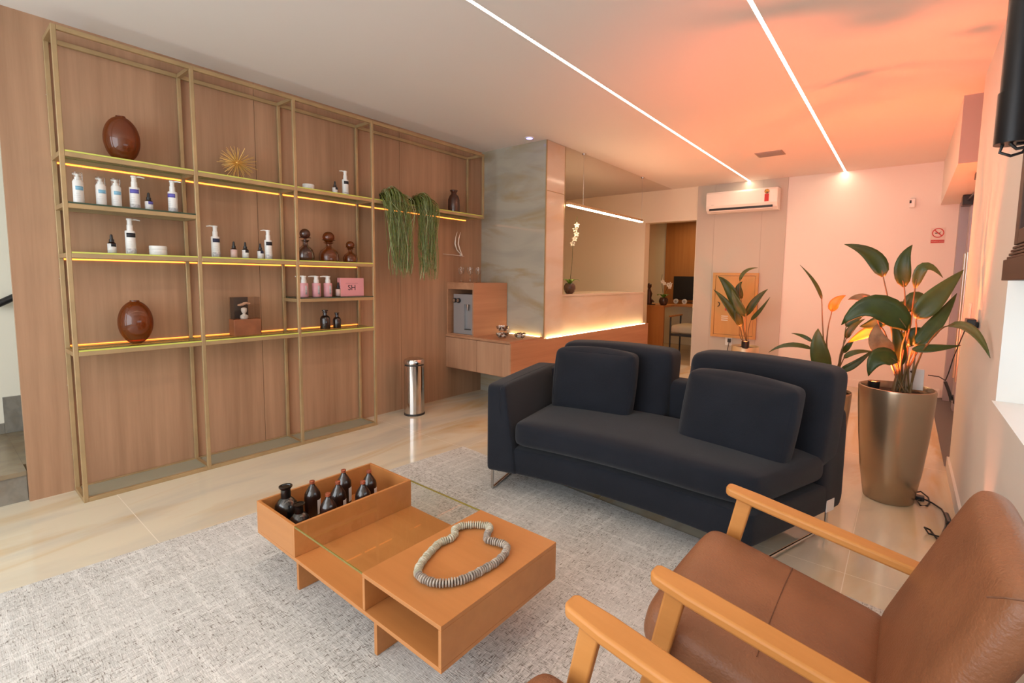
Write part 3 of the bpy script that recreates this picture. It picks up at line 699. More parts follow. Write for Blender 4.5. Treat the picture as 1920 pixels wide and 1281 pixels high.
# ================================================================ DRINKS CABINET, DISPENSER, COUNTER
t = thing('drinks_cabinet', 'wall-hung oak cabinet between the oak wall and the reception desk', 'cabinet', (0, 0, 0))
CY = 3.30
MB().box(0.001, 0.876, CY + 0.002, 3.795, 0.33, 0.652).build('carcass', M_cab, t)
MB().box(0.001, 0.878, CY - 0.016, 3.796, 0.653, 0.675).build('worktop', M_cab, t, bevel=0.001)
MB().box(0.879, 0.895, CY - 0.02, 3.7965, 0.0, 0.656).build('end_panel', M_cab, t)
for y0, y1 in ((0.004, 0.445), (0.449, 0.874)): MB().box(y0, y1, CY - 0.014, CY + 0.001, 0.338, 0.646).build('door', M_cabv, t, bevel=0.001)
t = thing('dispenser_niche', 'open-fronted oak box housing the water dispenser', 'cabinet', (0, 0, 0.676))
nb = MB().box(0.002, 0.02, CY, 3.79, 0, 0.53).box(0.372, 0.39, CY, 3.79, 0, 0.53).box(0.02, 0.372, CY, 3.79, 0.462, 0.53).box(0.02, 0.372, CY + 0.36, 3.79, 0.0, 0.462).box(0.02, 0.372, CY, CY + 0.36, 0, 0.012)
nb.build('shell', M_cab, t)
M_disp = mat('silver_grey_plastic', (0.36, 0.36, 0.37), 0.3, 0.35)
t = thing('water_dispenser', 'silver water dispenser with two round knobs inside the oak niche', 'water dispenser', (0.21, CY + 0.03, 0.689))
MB().box(-0.135, 0.135, 0.02, 0.30, 0, 0.40).build('body', M_disp, t, bevel=0.006)
MB().box(-0.135, 0.02, -0.004, 0.0195, 0.0, 0.40).box(0.02, 0.135, -0.004, 0.0195, 0.30, 0.40).box(0.02, 0.135, -0.004, 0.0195, 0.0, 0.045).box(0.115, 0.135, -0.004, 0.0195, 0.045, 0.30).build('front_panel', M_disp, t)
MB().box(0.022, 0.114, -0.003, 0.018, 0.0455, 0.052).build('drip_tray', M_darksteel, t)
MB().lathe([(0.011, 0.24), (0.014, 0.262), (0.02, 0.299)], 0.068, 0.005, 0, 16).build('tap', M_chrome, t, smooth=True)
for xx in (-0.108, -0.052):
    kn = MB().tube([(xx, -0.0045, 0.335), (xx, -0.022, 0.335)], 0.024, 20).build('knob', M_black, t, smooth=True)
    MB().tube([(xx, -0.0225, 0.335), (xx, -0.026, 0.335)], 0.017, 20).build('knob_face', M_steel, kn, smooth=True)
# glasses on the niche
for k, (x, y, lab) in enumerate(((0.085, 3.42, 'clear stemmed glass, leftmost of three on the oak niche'), (0.135, 3.50, 'clear stemmed glass, middle of three on the oak niche'), (0.175, 3.58, 'clear stemmed glass, rightmost of three on the oak niche'))):
    t = thing('stemmed_glass', lab, 'glass', (x, y, 1.207), 0, 'stemmed glasses on the niche')
    MB().lathe([(0.028, 0), (0.026, 0.003), (0.004, 0.008), (0.0035, 0.07), (0.006, 0.075)], n=20).build('stem', M_clear, t, smooth=True)
    MB().lathe([(0.005, 0.075), (0.022, 0.090), (0.030, 0.115), (0.028, 0.150)], n=24, capt=False, capb=False).build('bowl', M_clear, t, smooth=True)
    MB().tube([(0, 0, 0.085), (0, 0.008, 0.105), (0, -0.008, 0.125), (0, 0.008, 0.145), (0, -0.004, 0.158), (0, -0.012, 0.150)], 0.0022, 6).build('silver_curl', M_silver, t, smooth=True)
# sweet bowls
def sweet_bowl(x, y, z, lab, seed, r=0.062):
    random.seed(seed)
    t = thing('sweet_bowl', lab, 'bowl', (x, y, z), 0, 'small glass bowls of wrapped sweets')
    MB().lathe([(r * 0.5, 0), (r * 0.55, 0.004), (r * 0.9, 0.025), (r, 0.05), (r * 0.98, 0.05), (r * 0.86, 0.026), (r * 0.5, 0.006)], n=28, capt=False).build('bowl', M_clear, t, smooth=True)
    for nm, mm, cnt in (('dark_sweets', M_choc, 16), ('white_sweets', M_wrap, 16)):
        m = MB()
        for k in range(cnt):
            a = random.random() * 2 * PI; q_ = random.random() ** 0.5 * r * 0.72; zz = random.uniform(0.016, 0.062 - q_ * 0.25)
            V, F = cushion(0.024, 0.015, 0.012, 0.004, 0.0, 2)
            R_ = Matrix.Rotation(random.random() * 6, 3, 'Z') @ Matrix.Rotation(random.uniform(-0.8, 0.8), 3, 'X')
            m.add([R_ @ v + Vector((q_ * math.cos(a), q_ * math.sin(a), zz)) for v in V], F)
        m.build(nm, mm, t)
    return t
sweet_bowl(0.650, 3.43, 0.676, 'glass bowl of wrapped sweets under another bowl on the oak cabinet', 1)
sweet_bowl(0.645, 3.44, 0.742, 'glass bowl of wrapped sweets stacked on top of the other bowl', 2)
sweet_bowl(0.790, 3.53, 0.676, 'single glass bowl of wrapped sweets nearest the reception desk', 3)

# reception desk
t = thing('reception_desk', 'long oak and stone reception desk with a glowing ledge', 'reception desk', (0, 0, 0))
MB().box(0.845, 0.8765, 4.125, 6.20, 0, 0.647).box(0.877, 0.895, 3.797, 6.20, 0.0, 0.656).build('lower_front', M_cab, t)
MB().box(0.838, 0.850, 4.126, 6.128, 0.66, 1.070).build('stone_front', M_onyxp, t)
MB().box(0.30, 0.862, 4.124, 6.14, 1.071, 1.094).build('countertop', M_onyxp, t, bevel=0.001)
MB().box(0.815, 0.837, 4.13, 6.12, 0, 1.07).box(0.3, 0.815, 6.10, 6.12, 0, 1.07).build('carcass', M_cab, t)
MB().box(0.8775, 0.8935, 3.84, 6.10, 0.6565, 0.6605).build('ledge_light', M_leddesk, t)
MB().box(0.44, 0.84, 3.776, 3.786, 0.6755, 0.6795).build('cabinet_light', M_leddesk, t)
# orchid on the desk
def petals_flower(m, c, s, d=(1, 0, 0)):
    d = Vector(d).normalized(); a = d.orthogonal().normalized(); b = d.cross(a)
    for k in range(5):
        g_ = 2 * PI * k / 5 + 0.3; p = Vector(c) + (a * math.cos(g_) + b * math.sin(g_)) * s * 0.6
        u = (a * math.cos(g_) + b * math.sin(g_)); v_ = d.cross(u)
        vs_ = [p - u * s * 0.55, p + v_ * s * 0.42 + d * s * 0.1, p + u * s * 0.55 + d * s * 0.15, p - v_ * s * 0.42 + d * s * 0.1, p + d * s * 0.2]
        m.add(vs_, [(0, 1, 4), (1, 2, 4), (2, 3, 4), (3, 0, 4)])
def orchid(loc, sc, stems, lab, leafy=4, seed=1):
    random.seed(seed)
    t = thing('potted_orchid', lab, 'potted plant', loc)
    MB().lathe([(0.045 * sc, 0), (0.062 * sc, 0.02 * sc), (0.078 * sc, 0.065 * sc), (0.074 * sc, 0.10 * sc), (0.055 * sc, 0.13 * sc), (0.048 * sc, 0.132 * sc), (0.05 * sc, 0.118 * sc)], n=30).build('pot', mat('glossy_dark_brown_ceramic', (0.07, 0.035, 0.025), 0.12), t, smooth=True)
    m = MB()
    for k in range(leafy):
        a = 2 * PI * k / leafy + 0.5
        blade(m, Vector((0, 0, 0.12 * sc)), Vector((math.cos(a) * 0.09, math.sin(a) * 0.09, 0.19)) * sc + Vector((0, 0, 0.03 * sc)), Vector((math.cos(a) * 0.13, math.sin(a) * 0.13, 0.16)) * sc, 0.032 * sc, Vector((0, 0, 1)))
    m.build('leaves', mat('bright_orchid_leaf', (0.13, 0.26, 0.03), 0.35), t, smooth=True, solid=0.002)
    for pts, flowers in stems:
        st_ = MB().tube([Vector(p) * sc for p in pts], 0.003 * sc, 6).build('flower_stem', M_leaf, t, smooth=True)
        m = MB()
        for f_ in flowers: petals_flower(m, Vector(f_) * sc, 0.034 * sc, (0.6, -1, 0.1))
        m.build('blossoms', M_petalw, st_, solid=0.001)
def blade(m, a, mid, b, wdt, up, fold=0.18, n=10, taper=0.35):
    """a leaf blade from base a over mid to tip b, half width wdt, 'up' roughly its normal"""
    pts = []
    for k in range(n + 1):
        t_ = k / n; pts.append(a * (1 - t_) ** 2 + mid * 2 * t_ * (1 - t_) + b * t_ * t_)
    v = []; f = []
    for k, p in enumerate(pts):
        t_ = k / n; tg = (pts[min(k + 1, n)] - pts[max(k - 1, 0)]).normalized()
        side = tg.cross(up); side = side.normalized() if side.length > 1e-4 else tg.orthogonal().normalized()
        nn = side.cross(tg).normalized()
        w_ = wdt * (math.sin(PI * min(1, t_ ** 0.75 * 0.97 + 0.03)) ** 0.75) * (1 - taper * t_) / (1 - taper * 0.4)
        w_ = max(w_, 0.0008)
        v += [tuple(p - side * w_ + nn * w_ * fold), tuple(p - side * w_ * 0.5 + nn * w_ * fold * 0.35), tuple(p), tuple(p + side * w_ * 0.5 + nn * w_ * fold * 0.35), tuple(p + side * w_ + nn * w_ * fold)]
    for k in range(n):
        for j in range(4): f.append((k * 5 + j, k * 5 + j + 1, k * 5 + 6 + j, k * 5 + 5 + j))
    m.add(v, f)
orchid((0.745, 4.44, 1.095), 0.86, [([(0, 0, 0.12), (0.03, 0, 0.4), (0.04, 0, 0.7), (0.06, 0.0, 0.88), (0.10, 0, 0.98)], [(0.06, 0, 0.70), (0.08, 0.01, 0.76), (0.06, 0.01, 0.82), (0.09, 0, 0.87), (0.03, 0, 0.64)])], 'white orchid in a dark round pot on the reception desk', 5)

# ================================================================ BACK WALL FITTINGS
t = thing('air_conditioner', 'white split air conditioner high on the grey wall', 'air conditioner', (1.915, 6.88, 2.185))
pf = [(0, 0.0), (-0.12, 0.0), (-0.175, 0.035), (-0.195, 0.09), (-0.20, 0.25), (-0.185, 0.275), (0, 0.283)]
MB().prism(pf, 'X', -0.455, 0.445).build('casing', M_whiteac, t, bevel=0.008, seg=3)
MB().box(-0.41, 0.39, -0.186, -0.168, 0.030, 0.056).build('air_outlet', M_black, t)
MB().prism([(-0.10, 0.0), (-0.168, 0.012), (-0.180, 0.027), (-0.176, 0.029), (-0.164, 0.018), (-0.10, 0.004)], 'X', -0.40, 0.38).build('louver', M_whiteac, t)
rs = MB().lathe([(0.030, 0), (0.030, 0.0015)], n=24).build('round_sticker', mat('yellow_black_sticker', (0.75, 0.40, 0.05), 0.5, col2=(0.05, 0.02, 0.01), nscale=25), t)
rs.location = (0.318, -0.2025, 0.225); rs.rotation_euler = (PI / 2, 0, 0)
MB().box(0.293, 0.343, -0.2035, -0.2005, 0.10, 0.195).build('ribbon_sticker', M_red, t)
text_mesh('small_lettering', 'SPLIT', 0.016, M_print, t, (-0.36, -0.2005, 0.10), (PI / 2, 0, 0))
t = thing('electrical_cabinet', 'orange-brown metal electrical cabinet set in the grey wall', 'electrical cabinet', (1.85, 6.884, 0.475))
MB().box(-0.30, -0.262, -0.03, 0, 0, 0.90).box(0.262, 0.30, -0.03, 0, 0, 0.90).box(-0.262, 0.262, -0.03, 0, 0, 0.038).box(-0.262, 0.262, -0.03, 0, 0.862, 0.90).build('frame', M_ed, t)
dd = MB().box(-0.258, 0.258, -0.024, -0.004, 0.042, 0.858).build('door', M_ed, t)
MB().tube([(-0.215, -0.024, 0.43), (-0.195, -0.036, 0.44), (-0.19, -0.036, 0.46), (-0.195, -0.036, 0.48), (-0.215, -0.024, 0.49)], 0.006, 8).build('handle', M_darksteel, dd, smooth=True)
vm = MB()
for k in range(3): vm.box(-0.16, -0.07, -0.028, -0.0242, 0.235 + 0.028 * k, 0.245 + 0.028 * k)
vm.build('vent_slots', M_wall, dd)
MB().box(-0.115, -0.045, -0.0262, -0.0242, 0.375, 0.445).build('warning_sticker', M_red, dd)
t = thing('wall_socket', 'white wall socket low on the grey wall below the electrical cabinet', 'socket', (1.80, 6.884, 0.44))
MB().box(-0.045, 0.045, -0.01, 0, -0.075, 0.055).build('plate', M_whitep, t, bevel=0.003)
MB().box(-0.005, 0.035, -0.045, -0.0105, -0.03, 0.02).tube([(0.015, -0.04, -0.03), (0.0, -0.05, -0.15), (-0.05, -0.10, -0.30), (0.05, -0.2, -0.425), (0.2, -0.35, -0.436)], 0.005, 6).build('plug_and_cable', M_black, t)
t = thing('motion_sensor', 'small white motion sensor high on the pink-lit back wall', 'sensor', (3.715, 6.899, 2.17))
MB().box(-0.028, 0.028, -0.045, 0, -0.055, 0.05).build('casing', M_whitep, t, bevel=0.012, seg=3)
MB().box(-0.026, -0.008, -0.0465, -0.0451, -0.005, 0.028).build('lens', M_black, t)
t = thing('no_smoking_sign', 'round red no-smoking sign with caption bar on the back wall', 'sign', (3.962, 6.898, 1.80))
MB().box(-0.062, 0.062, -0.003, 0, -0.085, 0.085).build('plate', mat('sign_white', (0.74, 0.66, 0.60), 0.5), t)
sg = MB()
n_ = 40; v = []; f = []
for k in range(n_):
    a = 2 * PI * k / n_
    for r_ in (0.052, 0.043): v.append((r_ * math.cos(a), -0.0042, 0.028 + r_ * math.sin(a)))
for k in range(n_): f.append((2 * k, 2 * k + 1, (2 * k + 3) % (2 * n_), (2 * k + 2) % (2 * n_)))
sg.add(v, f)
sg.add([(-0.036, -0.0043, 0.057), (-0.029, -0.0043, 0.064), (0.036, -0.0043, -0.001), (0.029, -0.0043, -0.008)], [(0, 1, 2, 3)])
sg.box(-0.058, 0.058, -0.0042, -0.003, -0.080, -0.048)
sg.build('prohibition_ring', M_red, t)
MB().box(-0.026, 0.020, -0.0040, -0.003, 0.022, 0.031).tube([(0.022, -0.0038, 0.030), (0.018, -0.0038, 0.038), (0.026, -0.0038, 0.046)], 0.0015, 5).build('cigarette', M_lblblack, t)
text_mesh('caption', 'PROIBIDO FUMAR', 0.0135, mat('sign_white_print', (0.8, 0.7, 0.65), 0.5), t, (0, -0.0045, -0.064), (PI / 2, 0, 0))

# ================================================================ OFFICE SEEN THROUGH THE DOORWAY
struct('wall_office_back', MB().box(-1.0, 2.2, 9.1, 9.2, 0, 2.4), M_wallwarm)
struct('wall_office_left', MB().box(-1.05, -0.95, 7.06, 9.1, 0, 2.4), M_wallwarm)
struct('wall_office_right', MB().box(2.2, 2.3, 7.06, 9.2, 0, 2.4), M_wallwarm)
area('office_lamp', (0.7, 8.2, 2.36), (0, 0, 0), 0.9, 0.9, 11, (1.0, 0.62, 0.30))
M_orwood = wood('orange_office_wood', (0.52, 0.23, 0.07), (0.42, 0.17, 0.05), 'Z', 0.4)
t = thing('office_wall_panel', 'tall orange-brown wood panel behind the office monitor', 'wall panel', (0.62, 9.06, 0.0))
MB().box(-0.72, 0.75, 0, 0.035, 0.75, 2.395).build('board', M_orwood, t)
t = thing('office_desk', 'brown wooden office desk seen through the doorway', 'desk', (0.0, 0, 0))
MB().box(-0.25, 0.52, 7.62, 7.66, 0, 0.80).build('front_panel', M_orwood, t)
MB().box(-0.25, 0.52, 7.60, 8.25, 0.80, 0.83).box(0.52, 1.4, 8.05, 8.85, 0.80, 0.83).build('top', M_orwood, t)
t = thing('monitor', 'black flat monitor on the office desk', 'monitor', (0.62, 8.80, 0.831))
MB().box(-0.42, 0.42, -0.02, 0.02, 0.06, 0.50).build('screen', M_black, t, bevel=0.004)
MB().box(-0.12, 0.12, -0.08, 0.08, 0, 0.012).box(-0.03, 0.03, 0.0, 0.03, 0.012, 0.08).build('stand', M_black, t)
orchid((0.45, 7.75, 0.831), 1.0, [([(0, 0, 0.12), (-0.03, 0, 0.3), (-0.05, 0, 0.42), (-0.04, 0, 0.52)], [(-0.03, 0, 0.40), (0.0, 0, 0.37)]), ([(0, 0, 0.12), (0.04, 0, 0.25), (0.07, 0, 0.34), (0.13, 0, 0.38)], [(0.07, 0, 0.35), (0.11, 0, 0.36), (0.10, 0, 0.31)])], 'small white orchid in a dark globe pot on the office desk', 5, 4)
t = thing('desk_figurine', 'dark sculpted figurine partly hidden by the office door frame', 'figurine', (0.215, 7.68, 0.831))
MB().box(-0.06, 0.10, -0.05, 0.05, 0, 0.012).build('plinth', M_black, t)
MB().lathe([(0.05, 0.012), (0.06, 0.05), (0.04, 0.12), (0.055, 0.19), (0.03, 0.25), (0.02, 0.28), (0.038, 0.31), (0.036, 0.35), (0.01, 0.375)], n=18).tube([(0.02, 0, 0.05), (0.06, 0, 0.08), (0.09, 0, 0.05)], 0.018, 8).build('figure', mat('dark_bronze', (0.06, 0.025, 0.018), 0.3), t, smooth=True)
for i, (x, lab) in enumerate(((0.40, 'small round white desk clock, left one below the monitor'), (0.56, 'small round white desk clock, right one below the monitor'))):
    t = thing('desk_clock', lab, 'clock', (x, 8.42 - 0.0, 0.831), 0, 'round white objects under the monitor')
    MB().tube([(0, 0, 0.045), (0, 0.03, 0.045)], 0.044, 20).build('case', M_whitep, t, smooth=True)
    MB().tube([(0, -0.001, 0.045), (0, -0.004, 0.045)], 0.022, 20).build('dial', M_print, t, smooth=True)
t = thing('office_chair', 'pale-seated chair with wooden arms tucked at the office desk', 'chair', (0.95, 7.75, 0))
V, F = cushion(0.52, 0.50, 0.14, 0.05, 0.01, 6); MB().add([v + Vector((0, 0, 0.46)) for v in V], F).build('seat', mat('cream_upholstery', (0.55, 0.46, 0.33), 0.8), t, smooth=True)
for xx in (-0.27, 0.27):
    MB().box(xx - 0.02, xx + 0.02, -0.26, 0.26, 0.655, 0.68).build('armrest', M_orwood, t, bevel=0.005)
    for yy in (-0.22, 0.22): MB().tube([(xx, yy, 0), (xx, yy, 0.655)], 0.014, 8).build('leg', M_darksteel, t, smooth=True)
MB().box(-0.27, 0.27, -0.25, -0.22, 0.35, 0.388).build('seat_rail', M_darksteel, t)

# ================================================================ RUG
def rug_material():
    m = bpy.data.materials.new('woven_rug'); m.use_nodes = True; n, l = nodes_of(m); b = n['Principled BSDF']
    tc = n.new('ShaderNodeTexCoord')
    def nz(scale, st):
        mp = n.new('ShaderNodeMapping'); mp.inputs['Scale'].default_value = st; l.new(tc.outputs['Object'], mp.inputs['Vector'])
        t_ = n.new('ShaderNodeTexNoise'); t_.inputs['Scale'].default_value = scale; t_.inputs['Detail'].default_value = 3; l.new(mp.outputs[0], t_.inputs['Vector']); return t_
    a = nz(210, (0.22, 1.4, 1)); c = nz(210, (1.4, 0.22, 1)); d = nz(3.0, (1, 1, 1))
    base = n.new('ShaderNodeMix'); base.data_type = 'RGBA'; base.inputs[6].default_value = (0.585, 0.59, 0.58, 1); base.inputs[7].default_value = (0.48, 0.48, 0.46, 1)
    l.new(d.outputs['Fac'], base.inputs[0])
    col = base.outputs[2]
    for st_ in ((0.35, 5.0, 1), (5.0, 0.35, 1)):
        q_ = nz(7.5, st_); kr = n.new('ShaderNodeMapRange'); kr.inputs[1].default_value = 0.52; kr.inputs[2].default_value = 0.72; kr.inputs[4].default_value = 0.55
        l.new(q_.outputs['Fac'], kr.inputs[0]); mq = n.new('ShaderNodeMix'); mq.data_type = 'RGBA'; mq.inputs[7].default_value = (0.80, 0.80, 0.78, 1)
        l.new(kr.outputs[0], mq.inputs[0]); l.new(col, mq.inputs[6]); col = mq.outputs[2]
    dr_ = n.new('ShaderNodeMapRange'); dr_.inputs[1].default_value = 0.3; dr_.inputs[2].default_value = 0.7; dr_.inputs[3].default_value = 0.665; dr_.inputs[4].default_value = 0.60
    l.new(d.outputs['Fac'], dr_.inputs[0])
    for src in (a, c):
        s_ = n.new('ShaderNodeMath'); s_.operation = 'SUBTRACT'; l.new(src.outputs['Fac'], s_.inputs[0]); l.new(dr_.outputs[0], s_.inputs[1])
        k = n.new('ShaderNodeMapRange'); k.inputs[1].default_value = -0.02; k.inputs[2].default_value = 0.05; l.new(s_.outputs[0], k.inputs[0])
        mx = n.new('ShaderNodeMix'); mx.data_type = 'RGBA'; mx.inputs[7].default_value = (0.21, 0.19, 0.17, 1); l.new(k.outputs[0], mx.inputs[0]); l.new(col, mx.inputs[6]); col = mx.outputs[2]
        s2 = n.new('ShaderNodeMapRange'); s2.inputs[1].default_value = 0.42; s2.inputs[2].default_value = 0.36; l.new(src.outputs['Fac'], s2.inputs[0])
        m2 = n.new('ShaderNodeMix'); m2.data_type = 'RGBA'; m2.inputs[7].default_value = (0.78, 0.77, 0.75, 1)
        h_ = n.new('ShaderNodeMath'); h_.operation = 'MULTIPLY'; h_.inputs[1].default_value = 0.6; l.new(s2.outputs[0], h_.inputs[0])
        l.new(h_.outputs[0], m2.inputs[0]); l.new(col, m2.inputs[6]); col = m2.outputs[2]
    l.new(col, b.inputs['Base Color']); b.inputs['Roughness'].default_value = 0.95; b.inputs['Specular IOR Level'].default_value = 0.1
    bp = n.new('ShaderNodeBump'); bp.inputs['Strength'].default_value = 0.4; bp.inputs['Distance'].default_value = 0.004
    l.new(a.outputs['Fac'], bp.inputs['Height']); l.new(bp.outputs[0], b.inputs['Normal'])
    return m
rug = MB().prism([(0.93, -0.95), (3.62, -0.95), (3.85, 2.19), (1.20, 2.40)], 'Z', 0.0005, 0.011).build('rug', rug_material())
tag(rug, 'large pale grey woven rug flecked with dark threads under the coffee table', 'rug')

# ================================================================ COFFEE TABLE
t = thing('coffee_table', 'low honey-coloured wooden coffee table with tray, glass insert and open box', 'coffee table', (0, 0, 0))
X0, X1, X2, X3, YA, YB, ZB, ZT = 1.626, 1.952, 2.406, 2.787, 0.8147, 1.3545, 0.1755, 0.3155
w_ = 0.012
MB().box(X0, X3, YA, YB, ZB, ZB + 0.014).build('bottom_board', M_table, t, bevel=0.0008, seg=1)
m = MB().box(X0, X0 + w_, YA, YB, ZB + 0.0145, ZT).box(X1 - w_, X1, YA, YB, ZB + 0.0145, ZT).box(X0 + w_, X1 - w_, YA, YA + w_, ZB + 0.0145, ZT).box(X0 + w_, X1 - w_, YB - w_, YB, ZB + 0.0145, ZT)
m.build('tray_walls', M_table, t, bevel=0.0008, seg=1)
MB().box(X2, X3, YA, YB, ZT - 0.014, ZT).build('box_top', M_table, t, bevel=0.0008, seg=1)
MB().box(X2, X2 + w_, YA + 0.001, YB, ZB + 0.0145, ZT - 0.0145).box(X3 - w_, X3, YA, YB, ZB + 0.0145, ZT - 0.0145).box(X2 + w_, X3 - w_, YB - w_, YB, ZB + 0.0145, ZT - 0.0145).build('box_walls', M_table, t, bevel=0.0008, seg=1)
MB().box(X1 + 0.001, X2 - 0.001, YA + 0.004, YB - 0.003, ZT - 0.007, ZT - 0.001).build('glass_top', M_tabgl, t)
for y0, y1 in ((YA + 0.0005, YA + 0.0038), (YB - 0.0028, YB - 0.0002)): MB().box(X1 + 0.001, X2 - 0.001, y0, y1, ZT - 0.007, ZT - 0.001).build('glass_edge', M_tabedge, t)
for lx in (1.877, 2.407):
    for y0, y1 in ((YA + 0.040, YA + 0.165), (YB - 0.165, YB - 0.04)):
        MB().box(lx, lx + 0.016, y0, y1, 0.0115, ZB - 0.0005).build('leg', M_table, t, bevel=0.0008, seg=1)
# bottles in the tray
zt = ZB + 0.0145
def cola_bottle(x, y, h, lab, r=0.033):
    t = thing('brown_bottle', lab, 'bottle', (x, y, zt), 0, 'brown glass bottles in the coffee table tray')
    MB().lathe([(r * 0.93, 0), (r, 0.004), (r, h * 0.60), (r * 0.94, h * 0.68), (r * 0.62, h * 0.79), (r * 0.32, h * 0.88), (r * 0.28, h * 0.93)], n=28, capt=False).build('glass_body', M_brownb, t, smooth=True)
    MB().lathe([(r * 0.33, h * 0.925), (r * 0.33, h * 0.955), (r * 0.28, h * 0.957), (r * 0.28, h * 0.965), (r * 0.33, h * 0.967), (r * 0.33, h * 0.995), (r * 0.3, h)], n=20).build('copper_cap', M_copper, t, smooth=True)
    v = []; f = []
    for k in range(9):
        a = 0.15 + 0.75 * k / 8; v += [((r + 0.0007) * math.cos(a), (r + 0.0007) * math.sin(a), h * 0.15), ((r + 0.0007) * math.cos(a), (r + 0.0007) * math.sin(a), h * 0.52)]
    for k in range(8): f.append((2 * k, 2 * k + 2, 2 * k + 3, 2 * k + 1))
    MB().add(v, f).build('paper_label', M_label, t, solid=0.0004)
cola_bottle(1.712, 1.008, 0.172, 'brown copper-capped bottle directly behind the big black jug bottle')
cola_bottle(1.868, 0.996, 0.166, 'brown copper-capped bottle at the tray\'s front edge, left of centre')
cola_bottle(1.800, 1.078, 0.171, 'brown copper-capped bottle in the middle of the tray')
cola_bottle(1.709, 1.158, 0.174, 'brown copper-capped bottle standing highest at the tray\'s back')
cola_bottle(1.800, 1.232, 0.172, 'brown copper-capped bottle at the tray\'s right end, rear of the pair')
cola_bottle(1.880, 1.150, 0.170, 'brown copper-capped bottle at the tray\'s right end, front of the pair')
def black_bottle(x, y, h, r, lab):
    t = thing('black_bottle', lab, 'bottle', (x, y, zt), 0, 'black wide-necked bottles in the tray')
    MB().lathe([(r * 0.85, 0), (r * 0.97, h * 0.05), (r, h * 0.18), (r, h * 0.42), (r * 0.90, h * 0.56), (r * 0.62, h * 0.66), (r * 0.42, h * 0.71), (r * 0.40, h * 0.92), (r * 0.56, h * 0.97), (r * 0.56, h), (r * 0.42, h)], n=32, capt=False).build('glass_body', M_blackgl, t, smooth=True)
    MB().lathe([(r * 0.30, h * 0.86), (r * 0.34, h * 0.90), (r * 0.34, h * 0.985)], n=20).build('stopper', M_blackgl, t, smooth=True)
black_bottle(1.690, 0.905, 0.178, 0.047, 'large black wide-necked bottle in the tray\'s left corner')
black_bottle(1.805, 0.905, 0.135, 0.040, 'smaller black wide-necked bottle at the tray\'s front left')
# disc bead necklace
t = thing('bead_garland', 'closed loop garland of flat grey-green disc beads on the table', 'garland', (0, 0, ZT))
ctl = [(2.591, 0.905), (2.648, 0.917), (2.689, 0.960), (2.706, 1.010), (2.712, 1.060), (2.716, 1.115), (2.704, 1.172), (2.676, 1.205), (2.634, 1.200), (2.600, 1.192), (2.572, 1.222), (2.545, 1.262), (2.502, 1.245), (2.462, 1.205), (2.458, 1.165), (2.484, 1.142), (2.492, 1.110), (2.484, 1.072), (2.497, 1.030), (2.512, 0.990), (2.532, 0.950), (2.556, 0.918)]
pts = []
nC = len(ctl)
for i in range(nC):
    p0, p1, p2, p3 = (Vector(ctl[(i + k) % nC] + (0,)) for k in (-1, 0, 1, 2))
    for s in range(20):
        u = s / 20
        pts.append(0.5 * ((2 * p1) + (-p0 + p2) * u + (2 * p0 - 5 * p1 + 4 * p2 - p3) * u * u + (-p0 + 3 * p1 - 3 * p2 + p3) * u ** 3))
acc = 0; L_ = [0]
for i in range(1, len(pts) + 1): acc += (pts[i % len(pts)] - pts[i - 1]).length; L_.append(acc)
nb_ = int(acc / 0.0088); ma, mb = MB(), MB(); j = 0
for k in range(nb_):
    d = acc * k / nb_
    while L_[j + 1] < d: j += 1
    f_ = (d - L_[j]) / max(1e-9, L_[j + 1] - L_[j]); a = pts[j % len(pts)]; b = pts[(j + 1) % len(pts)]
    p = a.lerp(b, f_); tg = (b - a).normalized(); rr_ = 0.0132 + 0.0010 * math.sin(k * 1.7)
    c0 = Vector((p.x, p.y, 0.0142))
    mm = ma if (p.x < 2.57) else mb
    mm.tube([c0 - tg * 0.0030, c0 - tg * 0.0018, c0 + tg * 0.0018, c0 + tg * 0.0030], [rr_ * 0.72, rr_, rr_, rr_ * 0.72], 16)
ma.build('pale_disc_beads', M_bead, t); mb.build('grey_disc_beads', M_bead2, t)
MB().tube([p + Vector((0, 0, 0.0142)) for p in pts[::4]], 0.0065, 6, closed=True).build('cord', mat('dark_cord', (0.10, 0.07, 0.05), 0.8), t)

# ================================================================ SOFA
so = thing('sofa', 'dark navy curved fabric sofa with one arm on chrome sled legs', 'sofa', (0, 0, 0))
def FR(s): return Vector((1.835 + 1.435 * s, 1.975 + 0.075 * s + 0.30 * s * (1 - s), 0))
def BK(s): return Vector((1.600 + 1.950 * s, 2.780 + 0.045 * s + 0.62 * s * (1 - s), 0))
LU, LV = 1.70, 0.80
def smap(v):
    s = v.x / LU; tt = v.y / LV
    p = FR(s) * (1 - tt) + BK(s) * tt
    return Vector((p.x, p.y, v.z))
def sofa_block(nm, u0, u1, v0, v1, z0, z1, r, puff=0.0, n=12, m=M_blue, f=None, par=None):
    V, F = cushion(u1 - u0, v1 - v0, z1 - z0, r, puff, n)
    out = []
    for v in V:
        q_ = Vector((v.x + (u0 + u1) / 2, v.y + (v0 + v1) / 2, v.z + (z0 + z1) / 2))
        if f: q_ = f(q_)
        out.append(smap(q_))
    return MB().add(out, F).build(nm, m, par or so, smooth=True, sub=1, auto=False)
sofa_block('base_frame', 0.10, 1.70, 0.015, 0.80, 0.128, 0.292, 0.03)
def front_round(q_):  # right front corner swings inwards
    if q_.x > 1.35: q_.y += (max(0, q_.x - 1.35) / 0.35) ** 2 * 0.05 * (1 - q_.y / LV)
    return q_
sofa_block('seat_cushion', 0.20, 1.70, 0.0, 0.60, 0.298, 0.452, 0.050, 0.012, 14, f=front_round)
def arm_f(q_):   # arm thinner at the top on its inner side
    k = max(0.0, (q_.z - 0.128) / 0.52)
    if q_.x > 0.12: q_.x -= (q_.x - 0.02) * 0.42 * k
    return q_
